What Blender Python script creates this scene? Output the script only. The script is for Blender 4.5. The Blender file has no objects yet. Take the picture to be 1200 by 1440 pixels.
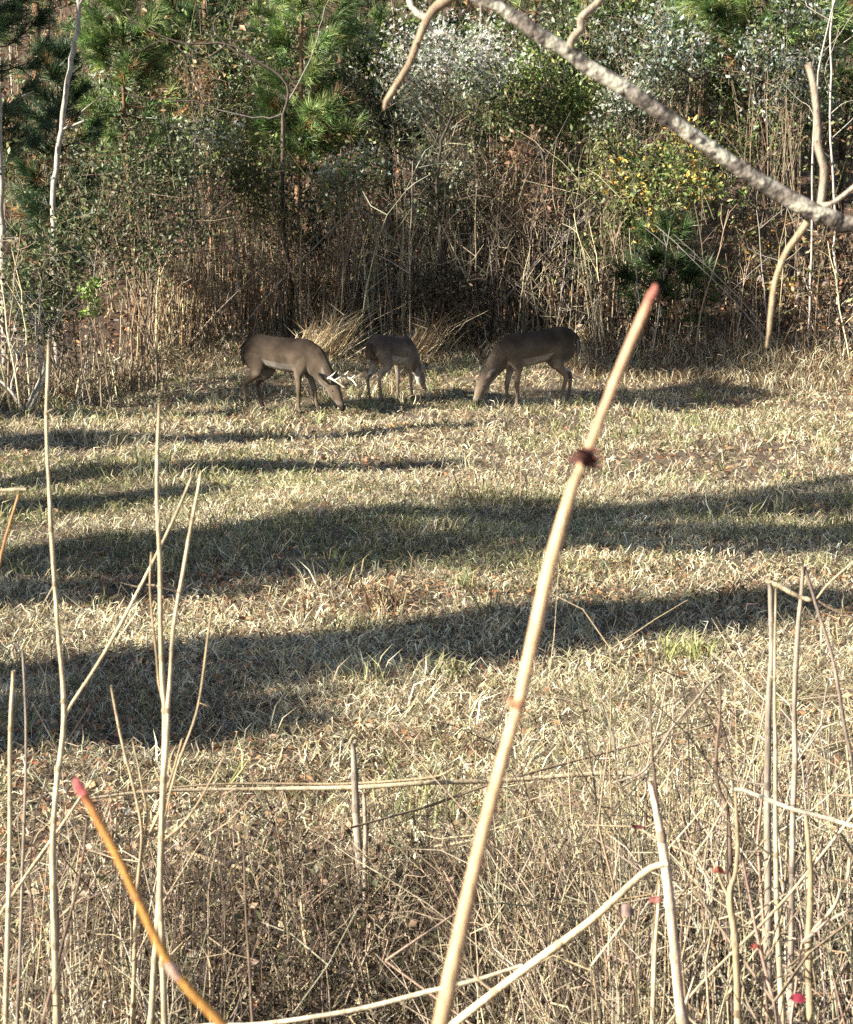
import bpy, math
import numpy as np
from mathutils import Vector

scene = bpy.context.scene
COL = scene.collection
R = math.radians

# ------------------------------------------------------------------ camera, sky, sun, exposure
CAM_H = 1.9
PITCH = 0.1276
FPX = 2775.0                      # focal length in pixels of a 1200 px wide frame
cam_d = bpy.data.cameras.new('camera')
cam_d.sensor_fit = 'HORIZONTAL'
cam_d.sensor_width = 36.0
cam_d.lens = 36.0 * FPX / 1200.0
cam_d.clip_start = 0.05
cam_d.clip_end = 1500
cam_d.dof.use_dof = True
cam_d.dof.focus_distance = 20.0
cam_d.dof.aperture_fstop = 27.0
cam = bpy.data.objects.new('camera', cam_d)
COL.objects.link(cam)
cam.location = (0, 0, CAM_H)
cam.rotation_euler = (math.pi / 2 - PITCH, 0, 0)
scene.camera = cam

SUN_EL = R(26)
SUN_DIR = R(27)                   # direction the light travels on the ground, from +X towards +Y
UX, UY = math.cos(SUN_DIR), math.sin(SUN_DIR)
world = bpy.data.worlds.new('World')
scene.world = world
world.use_nodes = True
wn = world.node_tree
wn.nodes.clear()
sky = wn.nodes.new('ShaderNodeTexSky')
sky.sky_type = 'NISHITA'
sky.sun_disc = False
sky.sun_elevation = SUN_EL
sky.sun_rotation = math.atan2(-UX, -UY)
bg = wn.nodes.new('ShaderNodeBackground')
bg.inputs['Strength'].default_value = 0.05
wo = wn.nodes.new('ShaderNodeOutputWorld')
wn.links.new(sky.outputs[0], bg.inputs[0])
wn.links.new(bg.outputs[0], wo.inputs[0])

sun_d = bpy.data.lights.new('sun', 'SUN')
sun_d.energy = 5.0
sun_d.angle = R(0.5)
sun_d.color = (1.0, 0.93, 0.80)
sun = bpy.data.objects.new('sun', sun_d)
COL.objects.link(sun)
sun.location = (-20, -12, 15)
sdir = Vector((UX * math.cos(SUN_EL), UY * math.cos(SUN_EL), -math.sin(SUN_EL)))
sun.rotation_euler = sdir.to_track_quat('-Z', 'Y').to_euler()

scene.view_settings.view_transform = 'Standard'
scene.view_settings.look = 'None'
scene.view_settings.gamma = 1.0
scene.view_settings.exposure = 1.78
scene.view_settings.use_curve_mapping = False
scene.render.engine = 'CYCLES'
scene.cycles.max_bounces = 4
scene.cycles.diffuse_bounces = 2
scene.cycles.transmission_bounces = 2
scene.cycles.use_denoising = False

# ------------------------------------------------------------------ helpers
rng = np.random.default_rng(7)
CP, SP = math.cos(PITCH), math.sin(PITCH)


def ray(px, py):
    a = (np.asarray(px, float) - 600.0) / FPX
    b = -(np.asarray(py, float) - 720.0) / FPX
    return a, CP + b * SP, -SP + b * CP


def at(px, py, Y):
    """world point seen at photo pixel (px, py), Y metres in front of the camera"""
    x, y, z = ray(px, py)
    t = Y / y
    return np.array([x * t, Y, CAM_H + z * t])


def smooth(a, b, x):
    t = np.clip((x - a) / (b - a), 0, 1)
    return t * t * (3 - 2 * t)


def zfun(x, y):
    x = np.asarray(x, float); y = np.asarray(y, float)
    u = 0.035 * np.sin(0.9 * x + 0.5 * y + 1.0) + 0.025 * np.sin(1.7 * x - 1.1 * y) + 0.02 * np.sin(2.9 * x + 2.3 * y + 2)
    foot = smooth(25, 32.5, y) * 0.46
    hill = np.where(y > 32, 0.36 * (y - 32) - 0.36 * 3 * (1 - np.exp(-(np.maximum(y, 32) - 32) / 3.0)), 0.0)
    hill = np.minimum(hill, 22 + 0.02 * y)
    bank = 0.9 * smooth(-4.6, -9.0, x) * smooth(15, 24, y)
    return u + foot + hill + bank


def gpt(px, py):
    """ground point seen at photo pixel"""
    x, y, z = ray(px, py)
    lo, hi = 1.0, 70.0
    for _ in range(60):
        m = 0.5 * (lo + hi)
        if CAM_H + z * m > zfun(x * m, y * m):
            lo = m
        else:
            hi = m
    return np.array([x * lo, y * lo, float(zfun(x * lo, y * lo))])


def edge_y(x):
    """distance of the thicket edge"""
    return np.interp(x, [-9, -6, -4.7, -3.9, -2.4, 0, 1.8, 2.8, 4, 8], [22.5, 24.0, 26.0, 29.6, 31.4, 31.4, 31, 29.8, 29.0, 28.4])


class MB:
    """collects triangles with a colour per vertex"""
    def __init__(self):
        self.v, self.f, self.c, self.n = [], [], [], 0

    def add(self, v, f, c):
        v = np.asarray(v, np.float32).reshape(-1, 3)
        f = np.asarray(f, np.int32).reshape(-1, 3)
        c = np.asarray(c, np.float32)
        if c.ndim == 1:
            c = np.tile(c, (len(v), 1))
        self.v.append(v); self.f.append(f + self.n); self.c.append(c); self.n += len(v)
        return self

    def mesh(self, name, mat, flat=False):
        v = np.concatenate(self.v); f = np.concatenate(self.f); c = np.concatenate(self.c)
        me = bpy.data.meshes.new(name)
        me.vertices.add(len(v)); me.vertices.foreach_set('co', v.ravel())
        me.loops.add(len(f) * 3); me.loops.foreach_set('vertex_index', f.ravel())
        me.polygons.add(len(f)); me.polygons.foreach_set('loop_start', np.arange(0, len(f) * 3, 3, dtype=np.int32))
        me.polygons.foreach_set('loop_total', np.full(len(f), 3, np.int32))
        me.update(calc_edges=True)
        if not flat:
            me.polygons.foreach_set('use_smooth', np.ones(len(f), bool))
        at_ = me.color_attributes.new('Col', 'FLOAT_COLOR', 'POINT')
        at_.data.foreach_set('color', np.concatenate([c, np.ones((len(c), 1), np.float32)], 1).ravel())
        me.materials.append(mat)
        return me

    def build(self, name, mat, parent=None, loc=None, flat=False):
        """one mesh object; world coordinates unless loc is given, then geometry is shifted so its origin is loc"""
        if loc is not None:
            self.v = [a - np.asarray(loc, np.float32) for a in self.v]
        me = self.mesh(name, mat, flat)
        o = bpy.data.objects.new(name, me)
        COL.objects.link(o)
        if parent is not None:
            o.parent = parent
        if loc is not None and parent is None:
            o.location = loc
        return o


def tag(o, label=None, cat=None, group=None, kind=None):
    if label: o['label'] = label
    if cat: o['category'] = cat
    if group: o['group'] = group
    if kind: o['kind'] = kind
    return o


def empty(name, loc, rz=0.0, scale=1.0):
    o = bpy.data.objects.new(name, None)
    o.empty_display_size = 0.1
    COL.objects.link(o)
    o.location = loc; o.rotation_euler = (0, 0, rz); o.scale = (scale,) * 3
    return o


def rnd(*s):
    return rng.random(s)


def unit(v):
    return v / np.maximum(np.linalg.norm(v, axis=-1, keepdims=True), 1e-9)


def tubes(P, Rr, sides=3, cap=False):
    """N tubes along K points each: P[N,K,3], Rr[N,K] -> verts, tris"""
    P = np.asarray(P, float); Rr = np.asarray(Rr, float)
    N, K, _ = P.shape
    T = unit(np.gradient(P, axis=1))
    ref = np.where(np.abs(T[..., 2:3]) > 0.8, np.array([1.0, 0.1, 0]), np.array([0, 0, 1.0]))
    ref = np.broadcast_to(ref[:, :1], T.shape)          # one reference per tube keeps it from twisting
    A = unit(np.cross(T, ref)); B = np.cross(T, A)
    th = np.arange(sides) * 2 * math.pi / sides
    V = P[:, :, None] + Rr[:, :, None, None] * (A[:, :, None] * np.cos(th)[None, None, :, None] + B[:, :, None] * np.sin(th)[None, None, :, None])
    base = (np.arange(N) * K * sides)[:, None, None] + (np.arange(K - 1) * sides)[None, :, None]
    j = np.arange(sides); j2 = (j + 1) % sides
    a = base + j; b = base + j2; c = a + sides; d = b + sides
    F = np.stack([np.stack([a, b, d], -1), np.stack([a, d, c], -1)], -2).reshape(-1, 3)
    V = V.reshape(-1, 3)
    if cap:
        F2 = []
        for i in range(N):
            for o in (i * K * sides, i * K * sides + (K - 1) * sides):
                F2 += [(o, o + k, o + k + 1) for k in range(1, sides - 1)]
        F = np.concatenate([F, np.array(F2)])
    return V, F


def rep(c, n):
    """colour per item -> per vertex"""
    return np.repeat(np.asarray(c, np.float32), n, axis=0)


def pick(pal, n, jit=0.15, w=None):
    pal = np.array(pal, float)
    p = None if w is None else np.array(w, float) / sum(w)
    c = pal[rng.choice(len(pal), n, p=p)]
    return np.clip(c * (1 + jit * rng.standard_normal((n, 1))) * (1 + 0.05 * rng.standard_normal((n, 3))), 0.004, 0.95)


def leaves(C, size, aspect=0.5, D=None, spread=1.0):
    """folded diamond leaves at C, lying roughly along D"""
    N = len(C)
    d = unit(rng.standard_normal((N, 3)))
    if D is not None:
        d = unit(D + spread * d)
    n = unit(np.cross(d, unit(rng.standard_normal((N, 3)))))
    s = np.cross(n, d)
    size = np.broadcast_to(size, (N,))[:, None]
    b = C - d * size * 0.5; t = C + d * size * 0.5
    m = C + n * size * 0.10
    l = m + s * size * aspect * 0.5; r = m - s * size * aspect * 0.5
    V = np.stack([b, l, t, r], 1).reshape(-1, 3)
    o = np.arange(N)[:, None] * 4
    F = np.concatenate([o + np.array([0, 1, 2]), o + np.array([0, 2, 3])])
    return V, F


def needles(C, D, per, length, width, cone=0.9, droop=0.0):
    """pine needle tufts: thin triangles fanning out round D"""
    N = len(C)
    d = unit(D[:, None] + cone * unit(rng.standard_normal((N, per, 3))))
    d[..., 2] -= droop * rnd(N, per); d = unit(d)
    L = length * (0.7 + 0.6 * rnd(N, per, 1))
    base = C[:, None] + d * 0.01 + D[:, None] * (rnd(N, per, 1) - 0.6) * length * 0.7
    s = unit(np.cross(d, rng.standard_normal((N, per, 3)))) * width * 0.5
    V = np.stack([base - s, base + s, base + d * L], 2).reshape(-1, 3)
    F = np.arange(len(V)).reshape(-1, 3)
    return V, F


def poly(P, n):
    """smooth resample of a polyline (Catmull-Rom)"""
    P = np.asarray(P, float)
    if len(P) < 3:
        t = np.linspace(0, 1, n)[:, None]
        return P[0] * (1 - t) + P[-1] * t
    Q = np.vstack([2 * P[0] - P[1], P, 2 * P[-1] - P[-2]])
    out = []
    for s in np.linspace(0, len(P) - 1 - 1e-6, n):
        i = int(s); t = s - i
        p0, p1, p2, p3 = Q[i], Q[i + 1], Q[i + 2], Q[i + 3]
        out.append(0.5 * (2 * p1 + (p2 - p0) * t + (2 * p0 - 5 * p1 + 4 * p2 - p3) * t * t + (3 * p1 - p0 - 3 * p2 + p3) * t ** 3))
    return np.array(out)


# ------------------------------------------------------------------ materials
def mat_col(name, rough=0.75, transl=0.0, noise_scale=30.0, noise_amt=0.25, bump=0.0, spec=0.25, stretch=None, det=4):
    m = bpy.data.materials.new(name)
    m.use_nodes = True
    nt = m.node_tree; N = nt.nodes; L = nt.links
    bs = N['Principled BSDF']; out = N['Material Output']
    at_ = N.new('ShaderNodeAttribute'); at_.attribute_name = 'Col'
    tc = N.new('ShaderNodeTexCoord')
    nz = N.new('ShaderNodeTexNoise'); nz.inputs['Scale'].default_value = noise_scale; nz.inputs['Detail'].default_value = 4
    if stretch:
        mp = N.new('ShaderNodeMapping'); mp.inputs['Scale'].default_value = stretch
        L.new(tc.outputs['Object'], mp.inputs['Vector']); L.new(mp.outputs[0], nz.inputs['Vector']); nz.inputs['Roughness'].default_value = 0.7
    else:
        L.new(tc.outputs['Object'], nz.inputs['Vector'])
    nz.inputs['Detail'].default_value = det
    mr = N.new('ShaderNodeMapRange')
    mr.inputs['From Min'].default_value = 0.3; mr.inputs['From Max'].default_value = 0.7
    mr.inputs['To Min'].default_value = 1 - noise_amt; mr.inputs['To Max'].default_value = 1 + noise_amt
    L.new(nz.outputs['Fac'], mr.inputs['Value'])
    mx = N.new('ShaderNodeVectorMath'); mx.operation = 'SCALE'
    L.new(at_.outputs['Color'], mx.inputs[0]); L.new(mr.outputs[0], mx.inputs['Scale'])
    L.new(mx.outputs[0], bs.inputs['Base Color'])
    bs.inputs['Roughness'].default_value = rough
    bs.inputs['Specular IOR Level'].default_value = spec
    if bump:
        bp = N.new('ShaderNodeBump'); bp.inputs['Strength'].default_value = bump; bp.inputs['Distance'].default_value = 0.01
        L.new(nz.outputs['Fac'], bp.inputs['Height']); L.new(bp.outputs[0], bs.inputs['Normal'])
    if transl:
        tr = N.new('ShaderNodeBsdfTranslucent'); L.new(mx.outputs[0], tr.inputs['Color'])
        ms = N.new('ShaderNodeMixShader'); ms.inputs[0].default_value = transl
        L.new(bs.outputs[0], ms.inputs[1]); L.new(tr.outputs[0], ms.inputs[2]); L.new(ms.outputs[0], out.inputs['Surface'])
    return m


M_GRASS = mat_col('dry_grass', 0.6, 0.25, 8.0, 0.2)
M_LEAF = mat_col('leaf', 0.5, 0.2, 6.0, 0.2, spec=0.4)
M_NEEDLE = mat_col('pine_needle', 0.45, 0.15, 3.0, 0.25, spec=0.4)
M_STEM = mat_col('dry_stem', 0.8, 0.0, 30.0, 0.45, 0.4, 0.15, (6, 6, 0.7), 6)
M_BARK = mat_col('bark', 0.9, 0.0, 26.0, 0.55, 0.6, 0.1, (1, 1, 0.5), 7)
M_TUFT = mat_col('seed_tuft', 0.8, 0.3, 10.0, 0.1)
M_FUR = mat_col('deer_coat', 0.9, 0.0, 9.0, 0.32, 0.3, 0.05, None, 8)
M_BONE = mat_col('antler', 0.5, 0.0, 20.0, 0.15, 0.2)
M_EYE = mat_col('deer_eye', 0.15, 0.0, 5.0, 0.05, 0, 0.5)


def mat_cane(name, base, band, scale):
    """close-up cane skin: streaks along the stem, small pits"""
    m = mat_col(name, 0.65, 0.0, scale, 0.38, 0.4, 0.2, (5, 5, 0.9), 7)
    return m


M_CANE = mat_cane('cane_skin', None, None, 60.0)


def mat_lichen():
    m = bpy.data.materials.new('lichened_bark')
    m.use_nodes = True
    nt = m.node_tree; N = nt.nodes; L = nt.links; bs = N['Principled BSDF']
    tc = N.new('ShaderNodeTexCoord')
    a = N.new('ShaderNodeTexNoise'); a.inputs['Scale'].default_value = 48; a.inputs['Detail'].default_value = 8; a.inputs['Roughness'].default_value = 0.7
    b = N.new('ShaderNodeTexNoise'); b.inputs['Scale'].default_value = 34; b.inputs['Detail'].default_value = 5
    c = N.new('ShaderNodeTexNoise'); c.inputs['Scale'].default_value = 130; c.inputs['Detail'].default_value = 6
    for n in (a, b, c): L.new(tc.outputs['Object'], n.inputs['Vector'])
    r1 = N.new('ShaderNodeValToRGB')
    e = r1.color_ramp.elements
    e[0].position = 0.42; e[0].color = (0.040, 0.033, 0.029, 1)
    e[1].position = 0.60; e[1].color = (0.23, 0.205, 0.175, 1)
    k = e.new(0.5); k.color = (0.125, 0.102, 0.083, 1)
    L.new(a.outputs['Fac'], r1.inputs[0])
    r2 = N.new('ShaderNodeValToRGB')
    e = r2.color_ramp.elements
    e[0].position = 0.52; e[0].color = (0, 0, 0, 1); e[1].position = 0.56; e[1].color = (1, 1, 1, 1)
    L.new(b.outputs['Fac'], r2.inputs[0])
    mx = N.new('ShaderNodeMix'); mx.data_type = 'RGBA'
    L.new(r2.outputs[0], mx.inputs['Factor']); L.new(r1.outputs[0], mx.inputs['A'])
    mx.inputs['B'].default_value = (0.34, 0.32, 0.26, 1)
    L.new(mx.outputs['Result'], bs.inputs['Base Color'])
    bs.inputs['Roughness'].default_value = 0.85
    bp = N.new('ShaderNodeBump'); bp.inputs['Strength'].default_value = 0.9; bp.inputs['Distance'].default_value = 0.006
    L.new(c.outputs['Fac'], bp.inputs['Height']); L.new(bp.outputs[0], bs.inputs['Normal'])
    return m


M_LICHEN = mat_lichen()
M_TWIG = mat_col('twig_bark', 0.85, 0.0, 70.0, 0.55, 0.7, 0.1, (1.4, 1.4, 0.6), 7)


def mat_ground():
    m = bpy.data.materials.new('ground_soil_and_litter')
    m.use_nodes = True
    nt = m.node_tree; N = nt.nodes; L = nt.links; bs = N['Principled BSDF']
    tc = N.new('ShaderNodeTexCoord')
    def noise(s, d=6, r=0.6):
        n = N.new('ShaderNodeTexNoise'); n.inputs['Scale'].default_value = s; n.inputs['Detail'].default_value = d; n.inputs['Roughness'].default_value = r
        L.new(tc.outputs['Object'], n.inputs['Vector']); return n
    f = noise(28, 8, 0.75); p = noise(0.9, 4)
    r1 = N.new('ShaderNodeValToRGB'); e = r1.color_ramp.elements
    e[0].position = 0.32; e[0].color = (0.045, 0.030, 0.020, 1)
    e[1].position = 0.66; e[1].color = (0.24, 0.18, 0.11, 1)
    k = e.new(0.5); k.color = (0.11, 0.078, 0.048, 1)
    L.new(f.outputs['Fac'], r1.inputs[0])
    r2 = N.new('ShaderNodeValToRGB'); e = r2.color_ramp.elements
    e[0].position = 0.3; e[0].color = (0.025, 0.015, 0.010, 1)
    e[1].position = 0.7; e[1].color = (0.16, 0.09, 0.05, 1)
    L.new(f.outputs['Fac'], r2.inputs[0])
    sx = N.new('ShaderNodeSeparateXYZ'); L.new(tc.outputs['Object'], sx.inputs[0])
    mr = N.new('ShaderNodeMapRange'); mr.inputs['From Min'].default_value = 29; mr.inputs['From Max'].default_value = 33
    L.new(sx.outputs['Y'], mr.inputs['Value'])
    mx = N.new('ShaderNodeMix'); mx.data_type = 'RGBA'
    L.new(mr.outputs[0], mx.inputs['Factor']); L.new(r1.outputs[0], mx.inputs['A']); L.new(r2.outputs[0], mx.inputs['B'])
    r3 = N.new('ShaderNodeMapRange'); r3.inputs['From Min'].default_value = 0.3; r3.inputs['From Max'].default_value = 0.7
    r3.inputs['To Min'].default_value = 0.75; r3.inputs['To Max'].default_value = 1.2
    L.new(p.outputs['Fac'], r3.inputs['Value'])
    sc = N.new('ShaderNodeVectorMath'); sc.operation = 'SCALE'
    L.new(mx.outputs['Result'], sc.inputs[0]); L.new(r3.outputs[0], sc.inputs['Scale'])
    L.new(sc.outputs[0], bs.inputs['Base Color'])
    bs.inputs['Roughness'].default_value = 0.95
    bp = N.new('ShaderNodeBump'); bp.inputs['Strength'].default_value = 0.8; bp.inputs['Distance'].default_value = 0.03
    L.new(f.outputs['Fac'], bp.inputs['Height']); L.new(bp.outputs[0], bs.inputs['Normal'])
    return m


# ------------------------------------------------------------------ ground: one sheet, field and wooded hill
def make_ground():
    xs = np.unique(np.concatenate([np.linspace(-400, -14, 24), np.arange(-14, 14.01, 0.25), np.linspace(14, 400, 24)]))
    ys = np.unique(np.concatenate([np.linspace(-300, -4, 16), np.arange(-4, 46.01, 0.25), np.linspace(46, 600, 40)]))
    X, Y = np.meshgrid(xs, ys)
    V = np.stack([X, Y, zfun(X, Y)], -1).reshape(-1, 3)
    nx = len(xs); i = (np.arange(len(ys) - 1)[:, None] * nx + np.arange(nx - 1)[None]).ravel()
    F = np.concatenate([np.stack([i, i + 1, i + nx + 1], 1), np.stack([i, i + nx + 1, i + nx], 1)])
    o = MB().add(V, F, (0.2, 0.15, 0.1)).build('ground', mat_ground())
    tag(o, 'dry winter field running back to a leaf covered wooded hillside', None, None, 'structure')


make_ground()

STRAW = [(0.57, 0.50, 0.33), (0.72, 0.66, 0.49), (0.43, 0.36, 0.21), (0.26, 0.20, 0.12), (0.49, 0.44, 0.30), (0.12, 0.09, 0.055)]
GREEN = [(0.19, 0.205, 0.085), (0.27, 0.27, 0.12), (0.13, 0.15, 0.065), (0.36, 0.33, 0.17)]


def vnoise(x, y, s, seed):
    """cheap smooth 2-D value noise 0..1"""
    r = np.random.default_rng(seed); T = r.random((64, 64))
    x = x * s + 100; y = y * s + 100
    i = np.floor(x).astype(int); j = np.floor(y).astype(int); fx = x - i; fy = y - j
    fx = fx * fx * (3 - 2 * fx); fy = fy * fy * (3 - 2 * fy)
    g = lambda a, b: T[a % 64, b % 64]
    return (g(i, j) * (1 - fx) + g(i + 1, j) * fx) * (1 - fy) + (g(i, j + 1) * (1 - fx) + g(i + 1, j + 1) * fx) * fy


def scatter(n, y0, y1, margin=1.3):
    """points spread evenly over the seen strip of ground between two distances"""
    y = np.sqrt(y0 * y0 + (y1 * y1 - y0 * y0) * rnd(n))
    x = (2 * rnd(n) - 1) * (0.2165 * y * margin + 0.4)
    return x, y


def ribbons(B, az, L, H, W, curl, lie):
    """3-point grass blades; lie=1 lies along the ground in an arc, 0 stands up and bends over"""
    N = len(B)
    d = np.stack([np.cos(az), np.sin(az), np.zeros(N)], 1)
    s = np.stack([-np.sin(az), np.cos(az), np.zeros(N)], 1)
    s = unit(s + 0.5 * rng.standard_normal((N, 3)))
    up = np.array([0, 0, 1.0])
    m = B + d * (L * (0.5 * lie + 0.22 * (1 - lie)))[:, None] + up * H[:, None] + s * (curl * L)[:, None]
    t = B + d * (L * (1.0 * lie + 0.62 * (1 - lie)))[:, None] + up * (H * (0.35 * lie + 1.5 * (1 - lie)))[:, None]
    w = W[:, None] * 0.5
    V = np.stack([B - s * w, B + s * w, m - s * w, m + s * w, t], 1).reshape(-1, 3)
    o = np.arange(N)[:, None] * 5
    F = np.concatenate([o + np.array([0, 1, 3]), o + np.array([0, 3, 2]), o + np.array([2, 3, 4])])
    return V, F


def green_amount(x, y):
    g = vnoise(x, y, 0.55, 3) * 0.6 + vnoise(x, y, 1.9, 4) * 0.4
    far = smooth(8, 12, y) * 0.40 * (1 - 0.45 * smooth(18, 24, y)) + 0.09
    return smooth(0.38, 0.68, g) * far


def field_grass(n, y0, y1, Lm, Wm, name, label, lie_p, hs=1.0):
    x, y = scatter(n, y0, y1)
    keep = y < edge_y(x) + 1.2
    dens = 0.25 + 0.75 * smooth(0.32, 0.55, vnoise(x, y, 1.3, 9) * 0.6 + vnoise(x, y, 4.1, 10) * 0.4)
    keep &= rnd(len(x)) < dens * (1 - 0.4 * smooth(6.4, 5.2, y))
    x, y = x[keep], y[keep]; n = len(x)
    B = np.stack([x, y, zfun(x, y) - 0.004], 1)
    g = rnd(n) < green_amount(x, y)
    lie = np.where(rnd(n) < np.where(g, 0.3, lie_p), 0.75 + 0.25 * rnd(n), 0.1 * rnd(n))
    L = Lm * (0.55 + 0.9 * rnd(n)) * np.where(lie > 0.5, 1.0, 0.8)
    H = np.where(lie > 0.5, L * (0.08 + 0.32 * rnd(n)), L * (0.3 + 0.35 * rnd(n)) * hs)
    W = Wm * (0.6 + 0.8 * rnd(n))
    mot = vnoise(x, y, 2.2, 15) * 0.55 + vnoise(x, y, 6.0, 16) * 0.45
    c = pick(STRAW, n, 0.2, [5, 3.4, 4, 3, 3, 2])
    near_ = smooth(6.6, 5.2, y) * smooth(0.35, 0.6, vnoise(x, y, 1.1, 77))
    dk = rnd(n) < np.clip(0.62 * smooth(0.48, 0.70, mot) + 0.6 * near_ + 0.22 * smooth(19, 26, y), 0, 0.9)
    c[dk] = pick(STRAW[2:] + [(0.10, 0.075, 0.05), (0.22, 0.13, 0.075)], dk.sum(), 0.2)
    c[g] = pick(GREEN, g.sum(), 0.2)
    patch = 0.8 + 0.4 * vnoise(x, y, 0.8, 12)[:, None]
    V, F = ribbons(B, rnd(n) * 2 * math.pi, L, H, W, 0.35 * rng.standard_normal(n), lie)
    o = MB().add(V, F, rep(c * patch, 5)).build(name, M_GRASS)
    tag(o, label, None, None, 'stuff')


field_grass(180000, 3.8, 9.0, 0.095, 0.0046, 'near_grass', 'matted straw coloured dead grass in the foreground of the field', 0.88)
field_grass(200000, 9.0, 17.0, 0.095, 0.0066, 'middle_grass', 'matted dry grass mixed with green blades across the middle field', 0.70)
field_grass(168000, 17.0, 33.0, 0.115, 0.0095, 'far_grass', 'short dry grass round the feet of the grazing deer', 0.55, 0.85)


# taller clumps in the turf
m = 1500
cx, cy = scatter(m, 6.0, 31.0)
k = (cy < edge_y(cx)) & (vnoise(cx, cy, 0.9, 51) > 0.42); cx, cy = cx[k], cy[k]; m = len(cx); nb = 16
gx = np.repeat(cx, nb) + 0.05 * rng.standard_normal(m * nb); gy = np.repeat(cy, nb) + 0.05 * rng.standard_normal(m * nb)
cl = np.repeat(0.10 + 0.12 * rnd(m), nb) * (0.6 + 0.6 * rnd(m * nb))
cg = np.repeat(rnd(m) < 0.4, nb)
cc_ = np.where(cg[:, None], pick(GREEN, m * nb), pick(STRAW, m * nb))
v, f = ribbons(np.stack([gx, gy, zfun(gx, gy) - 0.005], 1), rnd(m * nb) * 6.283, cl, cl * (0.4 + 0.3 * rnd(m * nb)), 0.0045 + 0.00025 * gy, 0.2 * rng.standard_normal(m * nb), 0.1 * rnd(m * nb))
tag(MB().add(v, f, rep(cc_, 5)).build('grass_clumps', M_GRASS), 'small upright clumps of grass dotted over the turf', None, None, 'stuff')


def litter(n, y0, y1, size, name, label, beyond=False):
    x, y = scatter(n, y0, y1)
    if not beyond:
        k = rnd(n) < 0.25 + 0.75 * smooth(0.45, 0.7, vnoise(x, y, 0.7, 21))
        x, y = x[k], y[k]
    n = len(x)
    C = np.stack([x, y, zfun(x, y) + 0.02 * rnd(n) + 0.008], 1)
    D = np.stack([rng.standard_normal(n), rng.standard_normal(n), 0.35 * rng.standard_normal(n)], 1)
    V, F = leaves(C, size * (0.6 + 0.8 * rnd(n)), 0.55, unit(D), 0.25)
    c = pick([(0.30, 0.19, 0.11), (0.22, 0.13, 0.075), (0.40, 0.28, 0.17), (0.14, 0.085, 0.055), (0.36, 0.17, 0.08)], n, 0.25)
    tag(MB().add(V, F, rep(c, 4)).build(name, M_LEAF), label, None, None, 'stuff')


litter(22000, 3.8, 12, 0.038, 'near_leaf_litter', 'small brown fallen leaves caught in the near grass')
litter(16000, 12, 31, 0.06, 'far_leaf_litter', 'brown fallen leaves scattered over the far grass')
litter(20000, 31, 58, 0.13, 'hillside_leaf_litter', 'orange brown leaf litter on the hillside behind the trees', True)

# ------------------------------------------------------------------ deer
COAT = np.array((0.175, 0.132, 0.096)); BACK = np.array((0.062, 0.046, 0.036)); LEG = np.array((0.33, 0.25, 0.18))
WHITE = np.array((0.52, 0.47, 0.41)); DARK = np.array((0.028, 0.022, 0.02))


def ell_tube(rows, sides=14):
    """closed tube through rows (x, y, z, half-height, half-width); cross-section at right angles to the path"""
    A = np.array(rows, float)
    P = poly(A[:, :3], 4 * len(A)); rr = poly(A[:, 3:], 4 * len(A))
    T = unit(np.gradient(P, axis=0))
    S = np.array([0, 1.0, 0]) - T * T[:, 1:2]; S = unit(S); U = np.cross(S, T)
    th = np.arange(sides) * 2 * math.pi / sides
    V = P[:, None] + rr[:, None, 0:1] * U[:, None] * np.sin(th)[None, :, None] + rr[:, None, 1:2] * S[:, None] * np.cos(th)[None, :, None]
    K = len(P)
    F = []
    for i in range(K - 1):
        for j in range(sides):
            a = i * sides + j; b = i * sides + (j + 1) % sides
            F += [(a, b, b + sides), (a, b + sides, a + sides)]
    V = V.reshape(-1, 3)
    # rounded ends
    e0 = P[0] - T[0] * rr[0].min() * 0.6; e1 = P[-1] + T[-1] * rr[-1].min() * 0.6
    V = np.vstack([V, e0, e1]); n = K * sides
    for j in range(sides):
        F.append((n, (j + 1) % sides, j)); F.append((n + 1, (K - 1) * sides + j, (K - 1) * sides + (j + 1) % sides))
    return V, np.array(F)


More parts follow.
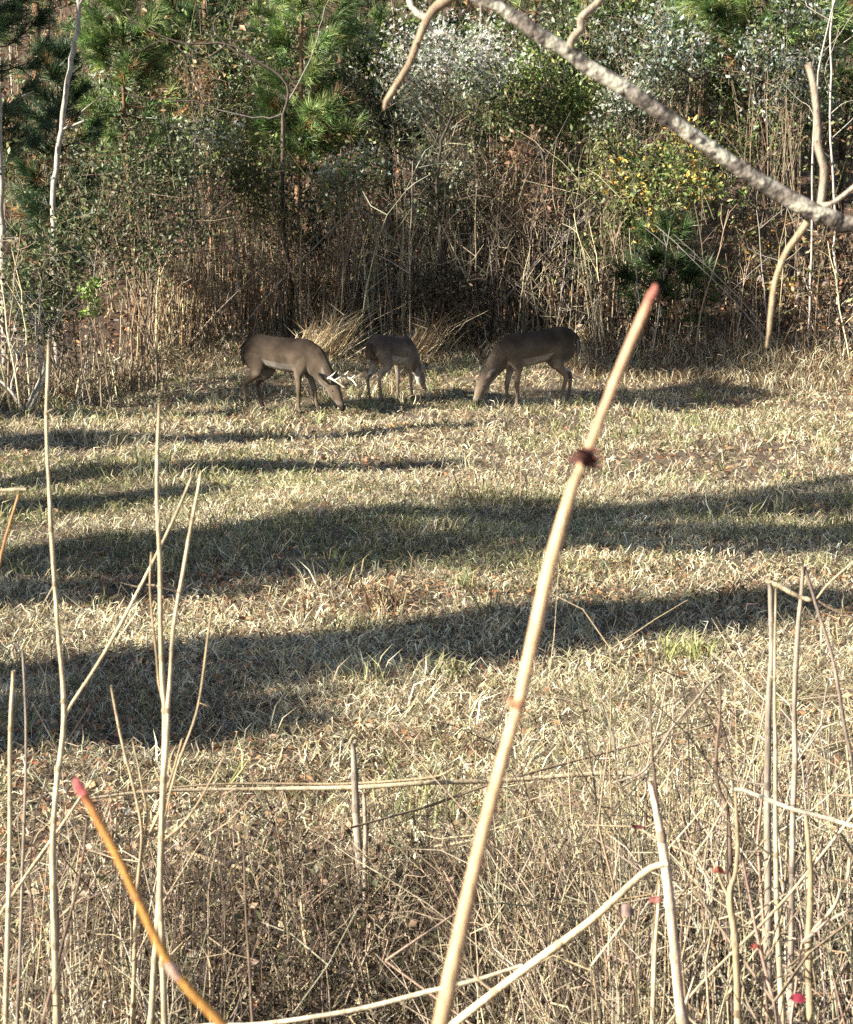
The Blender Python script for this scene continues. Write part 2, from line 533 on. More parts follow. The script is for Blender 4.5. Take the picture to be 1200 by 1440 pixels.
def make_deer(name, label, loc, heading, scale, buck, legs, rack=1.0, neck=1.0, headturn=0.0, tone=1.0):
    mb = MB()
    def part(rows):
        v, f = ell_tube(rows); mb.add(v, f, COAT)
    # trunk: deep chest, tucked belly, rounded rump
    part([(-0.535, 0, 0.755, 0.07, 0.06), (-0.50, 0, 0.765, 0.135, 0.115), (-0.40, 0, 0.765, 0.19, 0.155), (-0.22, 0, 0.745, 0.195, 0.165), (0.0, 0, 0.715, 0.205, 0.18),
          (0.18, 0, 0.70, 0.215, 0.17), (0.32, 0, 0.705, 0.205, 0.145), (0.42, 0, 0.70, 0.16, 0.11), (0.47, 0, 0.69, 0.09, 0.07)])
    # withers
    part([(0.12, 0, 0.83, 0.07, 0.06), (0.24, 0, 0.84, 0.075, 0.06), (0.36, 0, 0.80, 0.07, 0.06)])
    hy = headturn
    nk = neck
    # neck sloping down to the grass
    part([(0.32, 0, 0.735, 0.17, 0.115), (0.44, 0, 0.645, 0.15 * nk, 0.10 * nk), (0.55, hy * 0.3, 0.53, 0.115 * nk, 0.085 * nk), (0.645, hy * 0.7, 0.41, 0.09 * nk, 0.072 * nk), (0.69, hy, 0.345, 0.075, 0.062)])
    # head: cranium, cheek, muzzle reaching the ground
    part([(0.665, hy, 0.375, 0.06, 0.055), (0.705, hy, 0.325, 0.086, 0.066), (0.75, hy, 0.25, 0.078, 0.058), (0.795, hy, 0.165, 0.052, 0.04), (0.83, hy, 0.10, 0.040, 0.034), (0.845, hy, 0.068, 0.030, 0.030)])
    for s in (-1, 1):  # ears, turned out and back
        part([(0.69, hy + s * 0.045, 0.385, 0.024, 0.022), (0.672, hy + s * 0.09, 0.432, 0.022, 0.046), (0.648, hy + s * 0.145, 0.472, 0.018, 0.052), (0.620, hy + s * 0.20, 0.505, 0.012, 0.022)])
    # tail
    part([(-0.525, 0, 0.86, 0.03, 0.04), (-0.585, 0, 0.80, 0.026, 0.045), (-0.60, 0, 0.70, 0.024, 0.048), (-0.595, 0, 0.60, 0.016, 0.030), (-0.59, 0, 0.555, 0.008, 0.012)])
    fl, fr, hl, hr = legs     # fore/aft swing of each foot
    for s, f in ((1, fl), (-1, fr)):
        y = 0.088 * s
        kx = 0.285 + f * 0.55
        part([(0.335, y * 0.9, 0.72, 0.115, 0.055), (0.31, y * 1.1, 0.60, 0.10, 0.055), (0.275 + f * 0.12, y * 1.05, 0.49, 0.062, 0.045), (0.28 + f * 0.35, y, 0.39, 0.040, 0.034), (kx, y * 0.95, 0.295, 0.034, 0.031),
              (kx + f * 0.10 - 0.002, y * 0.92, 0.20, 0.0235, 0.021), (0.285 + f * 0.8, y * 0.9, 0.10, 0.026, 0.023), (0.30 + f * 0.9, y * 0.9, 0.05, 0.022, 0.021), (0.322 + f * 0.95, y * 0.9, 0.018, 0.024, 0.026)])
    for s, f in ((1, hl), (-1, hr)):
        y = 0.085 * s
        part([(-0.40, y * 0.9, 0.75, 0.16, 0.065), (-0.345 + f * 0.08, y * 1.25, 0.635, 0.145, 0.065), (-0.305 + f * 0.25, y * 1.3, 0.53, 0.10, 0.055), (-0.375 + f * 0.42, y * 1.1, 0.435, 0.055, 0.042), (-0.475 + f * 0.58, y * 1.0, 0.355, 0.036, 0.030),
              (-0.482 + f * 0.66, y * 0.98, 0.28, 0.029, 0.024), (-0.46 + f * 0.78, y * 0.95, 0.17, 0.0235, 0.021), (-0.435 + f * 0.88, y * 0.95, 0.09, 0.026, 0.023), (-0.415 + f * 0.92, y * 0.95, 0.05, 0.022, 0.021), (-0.39 + f * 0.95, y * 0.95, 0.018, 0.024, 0.026)])
    raw = mb.mesh('raw', M_FUR)
    tmp = bpy.data.objects.new('tmp', raw); COL.objects.link(tmp)
    rm = tmp.modifiers.new('r', 'REMESH'); rm.mode = 'VOXEL'; rm.voxel_size = 0.0105
    sm = tmp.modifiers.new('s', 'SMOOTH'); sm.factor = 0.5; sm.iterations = 5
    dg = bpy.context.evaluated_depsgraph_get()
    me = bpy.data.meshes.new_from_object(tmp.evaluated_get(dg), depsgraph=dg)
    bpy.data.objects.remove(tmp); bpy.data.meshes.remove(raw)
    me.name = 'deer_body'
    n = len(me.vertices)
    co = np.empty(n * 3, np.float32); me.vertices.foreach_get('co', co); co = co.reshape(-1, 3)
    nr = np.empty(n * 3, np.float32); me.vertices.foreach_get('normal', nr); nr = nr.reshape(-1, 3)
    x, y, z = co.T
    c = np.tile(COAT, (n, 1))
    def blend(mask, colr):
        nonlocal c
        mask = np.clip(mask, 0, 1)[:, None]; c = c * (1 - mask) + np.array(colr) * mask
    trunk = (x < 0.5) * (z > 0.46)
    pt_ = 0.5 + 0.5 * np.sin(x * 9 + 1.5 * np.sin(z * 11) + y * 6)
    c = c * (0.82 + 0.42 * pt_ * smooth(0.85, 0.65, z))[:, None]
    blend(trunk * smooth(0.66, 0.90, z) * 0.9, BACK)
    blend(smooth(0.62, 0.48, z) * (x < 0.42) * 0.75, LEG)
    blend(trunk * smooth(-0.25, -0.7, nr[:, 2]) * (np.abs(x) < 0.42) * 0.9, WHITE)                # belly
    inner = smooth(0.2, 0.7, -nr[:, 1] * np.sign(y)) * (np.abs(y) < 0.11)
    blend(inner * smooth(0.6, 0.5, z) * smooth(0.25, 0.35, z) * (x < 0.42) * 0.7, WHITE)        # insides of the legs
    blend((x < -0.42) * smooth(0.66, 0.5, z) * smooth(0.30, 0.4, z) * inner * 0.8, WHITE)
    nk_ = (x > 0.40) & (z < 0.68)
    blend(nk_ * smooth(0.42, 0.70, x) * 0.35, LEG)
    under = smooth(0.2, 0.8, -(nr[:, 0] * 0.55 + nr[:, 2] * 0.8))
    blend((x > 0.54) * (x < 0.72) * (z < 0.50) * under * 0.9, WHITE)                               # throat patch
    blend((x > 0.77) * smooth(0.16, 0.10, z) * 0.8, DARK)                                          # muzzle
    blend((x > 0.76) * smooth(0.20, 0.165, z) * smooth(0.13, 0.15, z) * 0.3, WHITE)
    ear = (x > 0.6) & (np.abs(y - hy) > 0.085) & (z > 0.38)
    blend(ear * smooth(0.1, 0.6, nr[:, 0] * 0.7 - nr[:, 2] * 0.2 + 0.3) * 0.75, (0.42, 0.37, 0.32))
    blend(ear * smooth(0.13, 0.17, np.abs(y - hy)) * 0.8, BACK)
    tail = (x < -0.555) & (z < 0.84)
    blend(tail * 0.75, DARK); blend(tail * smooth(0.2, 0.7, nr[:, 0]) * 1.0, WHITE); blend(tail * smooth(0.62, 0.585, z), WHITE)
    blend(smooth(0.045, 0.03, z), DARK)                                                            # hooves
    blend((x < -0.36) * (x > -0.53) * (np.abs(z - 0.34) < 0.045) * inner * 0.8, (0.06, 0.04, 0.03))    # hock gland
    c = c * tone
    ca = me.color_attributes.new('Col', 'FLOAT_COLOR', 'POINT')
    ca.data.foreach_set('color', np.concatenate([c, np.ones((n, 1))], 1).astype(np.float32).ravel())
    me.polygons.foreach_set('use_smooth', np.ones(len(me.polygons), bool))
    me.materials.clear(); me.materials.append(M_FUR)
    root = empty(name, loc, heading, scale)
    tag(root, label, 'deer', 'deer grazing at the edge of the wood')
    b = bpy.data.objects.new('body', me); COL.objects.link(b); b.parent = root
    for s in (-1, 1):
        th = np.linspace(0, 2 * math.pi, 9)[:-1]
        V = [(0.735 + 0.014 * math.cos(a) * math.cos(p), hy + s * 0.058 + 0.009 * math.sin(p), 0.300 + 0.014 * math.sin(a) * math.cos(p)) for p in (-0.9, 0, 0.9) for a in th]
        F = [f for i in range(2) for j in range(8) for f in ((i * 8 + j, i * 8 + (j + 1) % 8, i * 8 + 8 + (j + 1) % 8), (i * 8 + j, i * 8 + 8 + (j + 1) % 8, i * 8 + 8 + j))]
        F += [(16, 16 + k, 17 + k) for k in range(1, 7)] + [(0, k + 1, k) for k in range(1, 7)]
        MB().add(V, F, (0.01, 0.007, 0.005)).build('eye', M_EYE, root)
        if buck:
            # main beam sweeps out and forward (the head hangs, so forward is towards the grass), tines stand off it
            q = rack
            beam = poly([(0.705, hy + s * 0.035, 0.375), (0.70, hy + s * (0.035 + 0.075 * q), 0.375 + 0.075 * q), (0.735 + 0.03 * q, hy + s * (0.035 + 0.15 * q), 0.375 + 0.10 * q),
                         (0.76 + 0.12 * q, hy + s * (0.035 + 0.17 * q), 0.36 + 0.07 * q), (0.79 + 0.19 * q, hy + s * (0.035 + 0.12 * q), 0.34 + 0.015 * q)], 14)
            am = MB(); v, f = tubes(beam[None], np.linspace(0.017, 0.008, 14)[None], 7); am.add(v, f, (0.56, 0.48, 0.36))
            for i, ln, dr in ((2, 0.07, (0.75, 0, 0.65)), (6, 0.13, (0.75, -0.1 * s, 0.62)), (9, 0.11, (0.80, -0.25 * s, 0.5))):
                if q < 0.7 and i != 6: continue
                t = unit(np.array(dr)); p0 = beam[i]
                v, f = tubes(np.array([[p0, p0 + t * ln * q * 0.5 + (0.006, 0, 0.0), p0 + t * ln * q]]), [[0.010, 0.008, 0.003]], 6)
                am.add(v, f, (0.66, 0.60, 0.49))
            am.build('antler', M_BONE, root)
    return root


def deer_at(px, py):
    return gpt(px, py)


g1 = deer_at(400, 581); g2 = deer_at(552, 563); g3 = deer_at(755, 571)
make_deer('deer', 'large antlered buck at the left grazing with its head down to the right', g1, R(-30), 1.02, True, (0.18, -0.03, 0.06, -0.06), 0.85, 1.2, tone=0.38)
make_deer('deer', 'smaller antlered buck in the middle with its rump turned to the camera, head down', g2, R(57), 0.92, True, (-0.03, 0.12, -0.02, 0.05), 0.6, 1.1, 0.0, tone=1.05)
make_deer('deer', 'dark antlerless deer on the right grazing with its head down to the left', g3, R(180 + 24), 1.04, False, (0.02, 0.12, 0.18, -0.06), 1.0, 1.05, tone=0.66).rotation_euler.y = 0.05

# ------------------------------------------------------------------ woody plants
PINE_PAL = [(0.045, 0.085, 0.03), (0.075, 0.125, 0.04), (0.13, 0.19, 0.06), (0.03, 0.055, 0.022)]
PINE_LIGHT = [(0.13, 0.22, 0.065), (0.20, 0.29, 0.09), (0.08, 0.14, 0.045), (0.27, 0.33, 0.12)]
PINE_DARK = [(0.030, 0.060, 0.028), (0.045, 0.085, 0.035), (0.06, 0.10, 0.04)]
BARK_D = (0.075, 0.052, 0.04); BARK_R = (0.20, 0.125, 0.075); BARK_G = (0.36, 0.32, 0.27)


def pine(label, x, y, h, cb, rad, pal, bark=BARK_R, tw=0.07, per=40, nl=0.26, nw=0.013, dens=1.0, lean=0.0, group='pines at the edge of the wood', shape=0.8, name='pine_tree'):
    z0 = float(zfun(x, y)) - 0.05
    base = np.array([x, y, z0]); root = empty(name, base)
    tag(root, label, 'tree', group)
    ph = rnd() * 6.28
    def axis(t):
        t = np.asarray(t, float)
        return np.stack([lean * h * t + 0.06 * np.sin(3 * t * 2 + ph), 0.06 * np.sin(2.3 * t * 2 + ph * 2), h * t], -1)
    ts = np.linspace(0, 1, 22)
    v, f = tubes(axis(ts)[None], (tw * (1 - ts) ** 0.8 + 0.008)[None], 8)
    MB().add(v, f, np.array(bark)).build('trunk', M_BARK, root)
    nb = int((h - cb) / 0.34 * 5 * dens)
    t = cb / h + (1 - cb / h) * (np.sort(rnd(nb)) ** 0.9); t = np.minimum(t, 0.985)
    az = np.arange(nb) * 2.4 + 0.5 * rng.standard_normal(nb)
    u = (t - cb / h) / (1 - cb / h)
    L = rad * (1 - u) ** shape * (0.55 + 0.6 * rnd(nb)) * np.minimum(1, 0.55 + 2.5 * u) + 0.15
    p0 = axis(t)
    d = np.stack([np.cos(az), np.sin(az), 0.15 + 0.5 * u], 1); d = unit(d)
    s = np.linspace(0, 1, 5)
    BP = p0[:, None] + d[:, None] * (L[:, None] * s)[..., None]
    BP[..., 2] += (-0.18 * L[:, None] * np.sin(s * math.pi) * (1 - u)[:, None] + 0.14 * L[:, None] * s ** 2)
    BP[:, 1:] += 0.03 * rng.standard_normal((nb, 4, 3))
    v, f = tubes(BP, (0.006 + 0.012 * L[:, None] / max(rad, .5)) * (1 - 0.75 * s), 4)
    MB().add(v, f, np.array(bark) * 0.8).build('limbs', M_BARK, root)['kind'] = 'stuff'
    C, D = [], []
    for i in range(nb):
        k = max(3, int(L[i] * 13 * dens))
        q = 0.28 + 0.72 * rnd(k) ** 0.8
        pos = BP[i, 0] + (BP[i, -1] - BP[i, 0]) * q[:, None]
        idx = q * 4; i0 = np.minimum(idx.astype(int), 3); fr = (idx - i0)[:, None]
        pos = BP[i, i0] * (1 - fr) + BP[i, i0 + 1] * fr
        side = rng.standard_normal((k, 3)) * np.array([1, 1, 0.55]); side = unit(side)
        off = (0.05 + 0.26 * L[i] * rnd(k))[:, None] * (1.15 - q)[:, None]
        C.append(pos + side * off); D.append(unit(d[i] * 0.9 + side * 0.7 + np.array([0, 0, 0.35])))
    C = np.concatenate(C); D = np.concatenate(D)
    v, f = needles(C, D, per, nl, nw, 0.75, 0.25)
    c = pick(pal, len(C), 0.35)
    dead = rnd(len(C)) < 0.04
    c[dead] = pick([(0.30, 0.15, 0.06), (0.24, 0.13, 0.06)], dead.sum())
    MB().add(v, f, rep(c, per * 3)).build('crown', M_NEEDLE, root)['kind'] = 'stuff'
    return root


def cedar(label, x, y, h, rad, pal, sparse=1.0, shape=0.75, group='trees standing left of the view', prof=None):
    """dense evergreen: many sprays filling a tapered crown"""
    z0 = float(zfun(x, y)) - 0.05
    root = empty('cedar_tree', (x, y, z0)); tag(root, label, 'tree', group)
    ts = np.linspace(0, 1, 14)
    P = np.stack([0 * ts, 0.1 * np.sin(3 * ts), h * ts], 1)
    v, f = tubes(P[None], ((0.09 if prof is not None else 0.13) * (1 - ts) + 0.012)[None], 8)
    MB().add(v, f, (0.16, 0.10, 0.07)).build('trunk', M_BARK, root)
    n = int(5200 * sparse * h / 8 * rad / 1.5)
    u = rnd(n) ** 0.8; az = rnd(n) * 6.283
    bump = 1 + 0.16 * np.sin(5 * az + 9 * u) + 0.10 * np.sin(11 * az - 17 * u)
    prf = (1 - u) ** shape * np.minimum(1, 0.5 + 6 * u) if prof is None else np.interp(u, *prof)
    rr = rad * prf * bump * np.sqrt(0.12 + 0.88 * rnd(n)) + 0.05
    gap = np.sin(az * 3 + u * h * 2.1 + x) + np.sin(az * 5 - u * h * 3.7 + 2 * y) + 0.8 * np.sin(u * h * 5.3 + az)
    kp = ((gap > -0.25) | (rnd(n) < 0.16)) & (prf > 0.02)
    u, az, rr = u[kp], az[kp], rr[kp]; n = len(u)
    C = np.stack([rr * np.cos(az), rr * np.sin(az), 0.35 + (h - 0.3) * u], 1)
    D = unit(np.stack([np.cos(az), np.sin(az), 0.9 + 0 * az], 1))
    v, f = needles(C, D, 8, 0.28, 0.06, 0.7, 0.1)
    MB().add(v, f, rep(pick(pal, n, 0.2), 24)).build('crown', M_NEEDLE, root)['kind'] = 'stuff'
    k = 40
    uu = rnd(k) * 0.85; az = rnd(k) * 6.283
    if prof is not None and prof[1][0] == 0: uu = prof[0][1] + (1 - prof[0][1]) * rnd(k) * 0.9
    p0 = np.stack([0 * az, 0 * az, 0.4 + (h - 0.6) * uu], 1)
    p1 = p0 + np.stack([np.cos(az), np.sin(az), 0.8 + 0 * az], 1) * (rad * 0.8 * (1 - uu) ** shape)[:, None]
    v, f = tubes(np.stack([p0, (p0 + p1) / 2, p1], 1), np.tile([0.03, 0.02, 0.008], (k, 1)), 4)
    MB().add(v, f, (0.14, 0.09, 0.06)).build('limbs', M_BARK, root)['kind'] = 'stuff'
    return root


def shrub(label, px, py, rx, ry, Y, n, size, pal, tufts=0, stems=7, stem_col=(0.22, 0.17, 0.12), aspect=0.45, clump=26, accent=None, base_py=None, name='shrub', group='shrubs in the thicket behind the deer', tuft_pal=((0.84, 0.82, 0.77), (0.72, 0.71, 0.67), (0.56, 0.57, 0.54))):
    c0 = at(px, py, Y); sc = Y / FPX
    a = np.array([rx * sc, 0.8 * rx * sc, ry * sc])
    bx = c0[0] + 0.2 * rng.standard_normal(); by = Y + 0.2 * rng.standard_normal()
    base = np.array([bx, by, float(zfun(bx, by)) - 0.03])
    root = empty(name, base); tag(root, label, 'shrub', group)
    cen = c0 - base
    # clump centres in an uneven ellipsoid, with gaps
    k = clump
    q = unit(rng.standard_normal((k, 3))) * (0.25 + 0.8 * rnd(k, 1) ** 0.6)
    CC = cen + q * a
    # stems: each main stem reaches a clump, the others branch from it
    n_s = min(stems, k)
    mb = MB()
    mains = []
    for i in range(n_s):
        p0 = np.array([0.16 * rng.standard_normal(), 0.16 * rng.standard_normal(), 0.0]); p1 = CC[i]
        mid = p0 * 0.5 + p1 * 0.5 + np.array([0.10 * rng.standard_normal() + 0.1 * (p1[0] - p0[0]) * -1, 0.1 * rng.standard_normal(), 0.0])
        P = poly([p0, p0 * 0.8 + mid * 0.2 + (0, 0, 0.12), mid, p1], 10) + 0.012 * rng.standard_normal((10, 3))
        v, f = tubes(P[None], np.linspace(0.014 + 0.010 * rnd(), 0.004, 10)[None], 5)
        mb.add(v, f, np.array(stem_col) * (0.8 + 0.5 * rnd())); mains.append(P)
    for i in range(k):
        P = mains[i % n_s]; p0 = P[4 + int(rnd() * 5)]
        m = (p0 + CC[i]) / 2 + 0.06 * rng.standard_normal(3)
        v, f = tubes(poly([p0, m, CC[i]], 5)[None], np.linspace(0.006, 0.003, 5)[None], 3)
        mb.add(v, f, np.array(stem_col) * (0.8 + 0.5 * rnd()))
        tw = CC[i] + (a.mean() * 0.33) * rng.standard_normal((6, 3)) * np.array([1, 1, 1.0])
        tw = np.stack([np.tile(CC[i], (6, 1)), (tw + CC[i]) / 2 + 0.015 * rng.standard_normal((6, 3)), tw], 1)
        v, f = tubes(tw, np.tile([0.0045, 0.0035, 0.002], (6, 1)), 3)
        mb.add(v, f, np.array(stem_col) * (0.9 + 0.6 * rnd()))
    mb.build('stems', M_STEM, root)
    if n:
        w = rnd(k) ** 1.5 + 0.1
        ci = rng.choice(k, n, p=w / w.sum())
        tone = (0.35 + 1.1 * rnd(k))[:, None]
        pos = CC[ci] + rng.standard_normal((n, 3)) * a.mean() * 0.21
        v, f = leaves(pos, size * (0.6 + 0.8 * rnd(n)), aspect, np.tile([0, 0, 0.6], (n, 1)), 1.0)
        c = pick(pal, n, 0.2) * tone[ci]
        if accent is not None:
            cl = rng.choice(k, max(1, k // 5), replace=False)
            m = np.isin(ci, cl) & (rnd(n) < 0.7); c[m] = pick(accent, m.sum())
        MB().add(v, f, rep(c, 4)).build('foliage', M_LEAF, root)['kind'] = 'stuff'
    if tufts:
        up = np.where(q[:, 2] > -0.25)[0]
        ci = up[rng.integers(0, len(up), tufts)]
        pos = CC[ci] + rng.standard_normal((tufts, 3)) * a.mean() * 0.24 + np.array([0, 0, 0.05])
        v, f = needles(pos, np.tile([0, 0, 1.0], (tufts, 1)), 8, 0.038, 0.014, 1.2)
        MB().add(v, f, rep(pick(tuft_pal, tufts, 0.1), 24)).build('seed_tufts', M_TUFT, root)['kind'] = 'stuff'
    return root


def at_x(px, Y):
    return float((px - 600) / FPX * Y)


# trees standing to the left of the view; their shadows fall across the field
def shadow_tree(tip_x, tip_y, h):
    l = h / math.tan(SUN_EL)
    return tip_x - UX * l, tip_y - UY * l


tx, ty = shadow_tree(2.2, 10.75, 8.5)
cedar('cedar left of the view whose pointed shadow crosses the near field', tx, ty, 8.5, 1.6, PINE_DARK, 0.42, 0.75)
tx, ty = shadow_tree(8.5, 17.5, 13.0)
cedar('tallest cedar left of the view casting the long shadow across the middle field', tx, ty, 13.0, 1.8, PINE_DARK, 0.50, 0.42, prof=([0, 0.2, 0.45, 0.58, 0.68, 0.8, 0.9, 1.0], [0.25, 0.4, 0.5, 0.6, 0.78, 1.0, 0.85, 0.1]))
for sx, sy, h, rad, sp, what in ((0.2, 18.6, 8.5, 1.0, 0.32, 'the left of the far field'), (4.2, 27.2, 12.0, 1.3, 0.7, 'the antlerless deer, crown shaped for that shade'), (0.5, 26.2, 9.8, 0.75, 0.36, 'the left buck'),
                                 (0.6, 22.4, 9.0, 1.0, 0.34, 'the grass in front of the left buck'), (-2.9, 24.6, 9.5, 1.5, 0.55, 'the brush at the left'), (-1.6, 16.0, 7.5, 0.9, 0.34, 'the strip above the long shadow'),
                                 (-3.6, 20.7, 9.0, 1.3, 0.5, 'the far left grass'), (-0.6, 8.2, 4.6, 0.8, 0.6, 'the near grass at the left'),
                                 (5.9, 30.6, 12.5, 1.5, 1.0, 'the foot of the thicket at right, crown shaped to do so'), (2.6, 32.6, 13.0, 1.1, 0.8, 'the hollow behind the deer, added to darken it')):  # last one is an unseen tree added to darken the hollow
    tx, ty = shadow_tree(sx, sy, h)
    top = ([0, 0.84, 0.88, 0.92, 0.97, 1.0], [0.0, 0.0, 0.8, 1.0, 0.75, 0.1]) if 'antlerless' in what or 'hollow' in what or 'thicket' in what else None  # crown kept to the tip, shaped so its shade lands on one spot
    if 'thicket' in what: top = ([0, 0.84, 0.88, 0.93, 0.97, 1.0], [0.0, 0.0, 0.8, 1.0, 0.75, 0.1])
    cedar('slim evergreen left of the view shading ' + what, tx, ty, h, rad, PINE_PAL, sp, 0.7, prof=top)

# pines in view
pine('young light green pine with a reddish trunk left of centre', at_x(423, 35), 35, 7.6, 2.6, 1.25, PINE_LIGHT, BARK_R, 0.06)
pine('young pine with an orange brown trunk beside the pale slender trunk', at_x(187, 34), 34, 6.6, 2.9, 1.15, PINE_LIGHT, (0.15, 0.095, 0.055), 0.045)
pine('dark pine bough filling the top left corner', at_x(-40, 28.8), 28.8, 8.0, 2.6, 1.6, PINE_DARK, BARK_D, 0.10, dens=0.8)
pine('pine with a straight dark trunk and bare lower limbs at the right', at_x(1068, 33), 33, 9.0, 4.6, 2.4, PINE_LIGHT, BARK_D, 0.115, dens=1.0)
pine('small bushy pine low against the dark thicket at the right', at_x(935, 30.3), 30.3, 2.1, 0.5, 1.05, [(0.04, 0.075, 0.022), (0.06, 0.10, 0.03), (0.03, 0.05, 0.018)], BARK_D, 0.035, dens=0.95)
pine('pine behind the bare sweeping branches at upper left', at_x(300, 39), 39, 8.5, 2.5, 1.6, PINE_PAL, BARK_R, 0.08)
pine('shaded pine between the young pine and the white shrub', at_x(545, 38), 38, 8.8, 2.2, 1.5, PINE_PAL, BARK_D, 0.08)
pine('pine rising behind the white tufted shrub at top centre', at_x(745, 41), 41, 9.5, 3.0, 1.6, PINE_LIGHT, BARK_R, 0.08)
pine('pine partly hidden by the lichened branch at upper right', at_x(865, 36.5), 36.5, 7.5, 2.8, 1.3, PINE_LIGHT, BARK_R, 0.06)
pine('pine behind the dark trunk at the far right', at_x(1180, 38), 38, 8.5, 2.4, 1.5, PINE_PAL, BARK_D, 0.08)
pine('dark young pine at the left edge under the bough', at_x(85, 30.5), 30.5, 4.6, 1.4, 0.9, PINE_DARK, BARK_D, 0.045)
for i, (px, Y, h) in enumerate(((60, 44, 10), (230, 47, 11), (480, 46, 10), (640, 50, 11.5), (820, 47, 10.5), (980, 44, 10), (1130, 48, 11))):
    pine('pine far up the hillside ' + ('at the far left', 'behind the bare sweeping limbs', 'left of the white tufted shrub', 'straight behind the white tufted shrub', 'behind the start of the lichened branch', 'left of the dark pine trunk', 'right of the dark pine trunk')[i], at_x(px, Y), Y, h, 1.2, 1.9, PINE_PAL, BARK_R, 0.10, per=22, nl=0.24, nw=0.014, dens=0.8, group='pines far up the hillside')

# shrubs with white seed tufts (groundsel) and leafy shrubs
GREY_G = [(0.20, 0.23, 0.15), (0.26, 0.29, 0.20), (0.14, 0.18, 0.10), (0.30, 0.33, 0.25)]
BLUE_G = [(0.19, 0.23, 0.20), (0.27, 0.31, 0.29), (0.13, 0.17, 0.13), (0.34, 0.37, 0.35)]
MID_G = [(0.104, 0.152, 0.040), (0.152, 0.200, 0.056), (0.072, 0.112, 0.032), (0.208, 0.224, 0.072)]
DARK_G = [(0.044, 0.068, 0.028), (0.068, 0.096, 0.036), (0.096, 0.120, 0.048), (0.160, 0.168, 0.080)]
OLIVE = [(0.160, 0.152, 0.064), (0.112, 0.120, 0.048), (0.208, 0.176, 0.080), (0.080, 0.088, 0.040)]
YEL = [(0.55, 0.36, 0.06), (0.48, 0.26, 0.06), (0.60, 0.44, 0.12)]
BROWN = [(0.160, 0.096, 0.056), (0.224, 0.136, 0.072), (0.104, 0.064, 0.040), (0.272, 0.176, 0.104)]
shrub('large shrub covered in bright white seed tufts at top centre', 632, 100, 86, 62, 32.4, 1900, 0.085, GREY_G, 1250, 9, clump=30)
shrub('low shrub with whitish tufts left of the centre thicket', 500, 250, 62, 44, 31.2, 1500, 0.083, GREY_G + MID_G, 70, 6)
shrub('pale tufted shrub above the tan stems at left', 285, 205, 50, 36, 31.0, 1200, 0.083, GREY_G + MID_G, 60, 6)
shrub('grey blue tufted shrub at the upper right beside the dark trunk', 1112, 80, 64, 80, 31.6, 2400, 0.090, BLUE_G + DARK_G, 60, 8, tuft_pal=((0.5, 0.53, 0.53), (0.40, 0.43, 0.42)))
shrub('bluish grey shrub above the lichened branch', 935, 70, 86, 52, 32.2, 2600, 0.090, BLUE_G + DARK_G, 60, 8, tuft_pal=((0.5, 0.53, 0.53), (0.40, 0.43, 0.42)))
shrub('pale green shrub below the lichened branch', 880, 165, 40, 56, 31.6, 1200, 0.090, GREY_G, 90, 6)
shrub('yellow green leafy shrub right of the white tufted shrub', 765, 125, 66, 76, 33.6, 3000, 0.090, MID_G, 0, 8)
shrub('dark leafy evergreen shrub at left below the young pine', 190, 300, 105, 95, 27.4, 4200, 0.075, DARK_G, 0, 9, clump=44)
shrub('low dark evergreen shrub near the left edge', 60, 400, 90, 75, 25.6, 3000, 0.075, DARK_G, 0, 8, clump=34)
shrub('green shrub with yellow leaves right of centre', 955, 255, 80, 70, 30.8, 2600, 0.090, MID_G, 0, 7, accent=YEL, clump=36)
shrub('olive leafed upright shrub left of the yellow leafed one', 860, 270, 52, 100, 31.4, 2200, 0.083, OLIVE + MID_G, 0, 7)
shrub('grey green shrub in the middle of the thicket', 620, 270, 55, 60, 31.8, 1300, 0.083, GREY_G + OLIVE, 0, 6)
shrub('olive shrub over the tan stems at left', 345, 255, 62, 60, 31.8, 1700, 0.083, OLIVE + MID_G, 0, 7)
shrub('brown leafed shrub right of the thicket centre', 730, 270, 60, 75, 32.2, 1300, 0.090, BROWN, 0, 8)
shrub('olive shrub under the young light green pine', 425, 300, 58, 65, 32.4, 1500, 0.083, OLIVE, 0, 7)
shrub('brown leafed shrub under the dark trunk at right', 1060, 370, 75, 80, 31.0, 1500, 0.090, BROWN + OLIVE, 0, 7, accent=YEL)
shrub('brown leafed shrub at the right edge', 1175, 380, 55, 95, 30.6, 1100, 0.090, BROWN, 0, 8)
shrub('orange brown shrub behind the pale slender trunk', 40, 200, 80, 70, 31.5, 1200, 0.105, BROWN + [(0.36, 0.17, 0.07)], 0, 6)
shrub('orange leafed shrub at left beneath the sweeping branches', 262, 130, 45, 38, 33.6, 330, 0.09, [(0.30, 0.16, 0.07), (0.22, 0.12, 0.06), (0.36, 0.22, 0.10)], 0, 5)
shrub('bright green sprig beside the bare grey bush at left', 125, 415, 18, 24, 25.2, 260, 0.075, [(0.20, 0.32, 0.06), (0.28, 0.38, 0.10)], 0, 3, clump=9)
shrub('dark bramble mound in the hollow behind the deer', 640, 420, 70, 48, 31.0, 1700, 0.075, [(0.06, 0.05, 0.03), (0.10, 0.075, 0.045), (0.05, 0.06, 0.03)], 0, 9, (0.09, 0.06, 0.05), clump=36)


for i in range(22):
    px_ = 20 + 1160 * (i + 0.2 + 0.6 * float(rnd())) / 22; py_ = 40 + 200 * float(rnd()); Y_ = 34.5 + 3.5 * float(rnd())
    shrub('evergreen undergrowth seen through the thicket', px_, py_, 70 + 30 * float(rnd()), 75 + 30 * float(rnd()), Y_, 2200, 0.10, (MID_G, DARK_G + MID_G, GREY_G + DARK_G)[i % 3], 0, 5, clump=22, group='evergreen undergrowth behind the thicket')


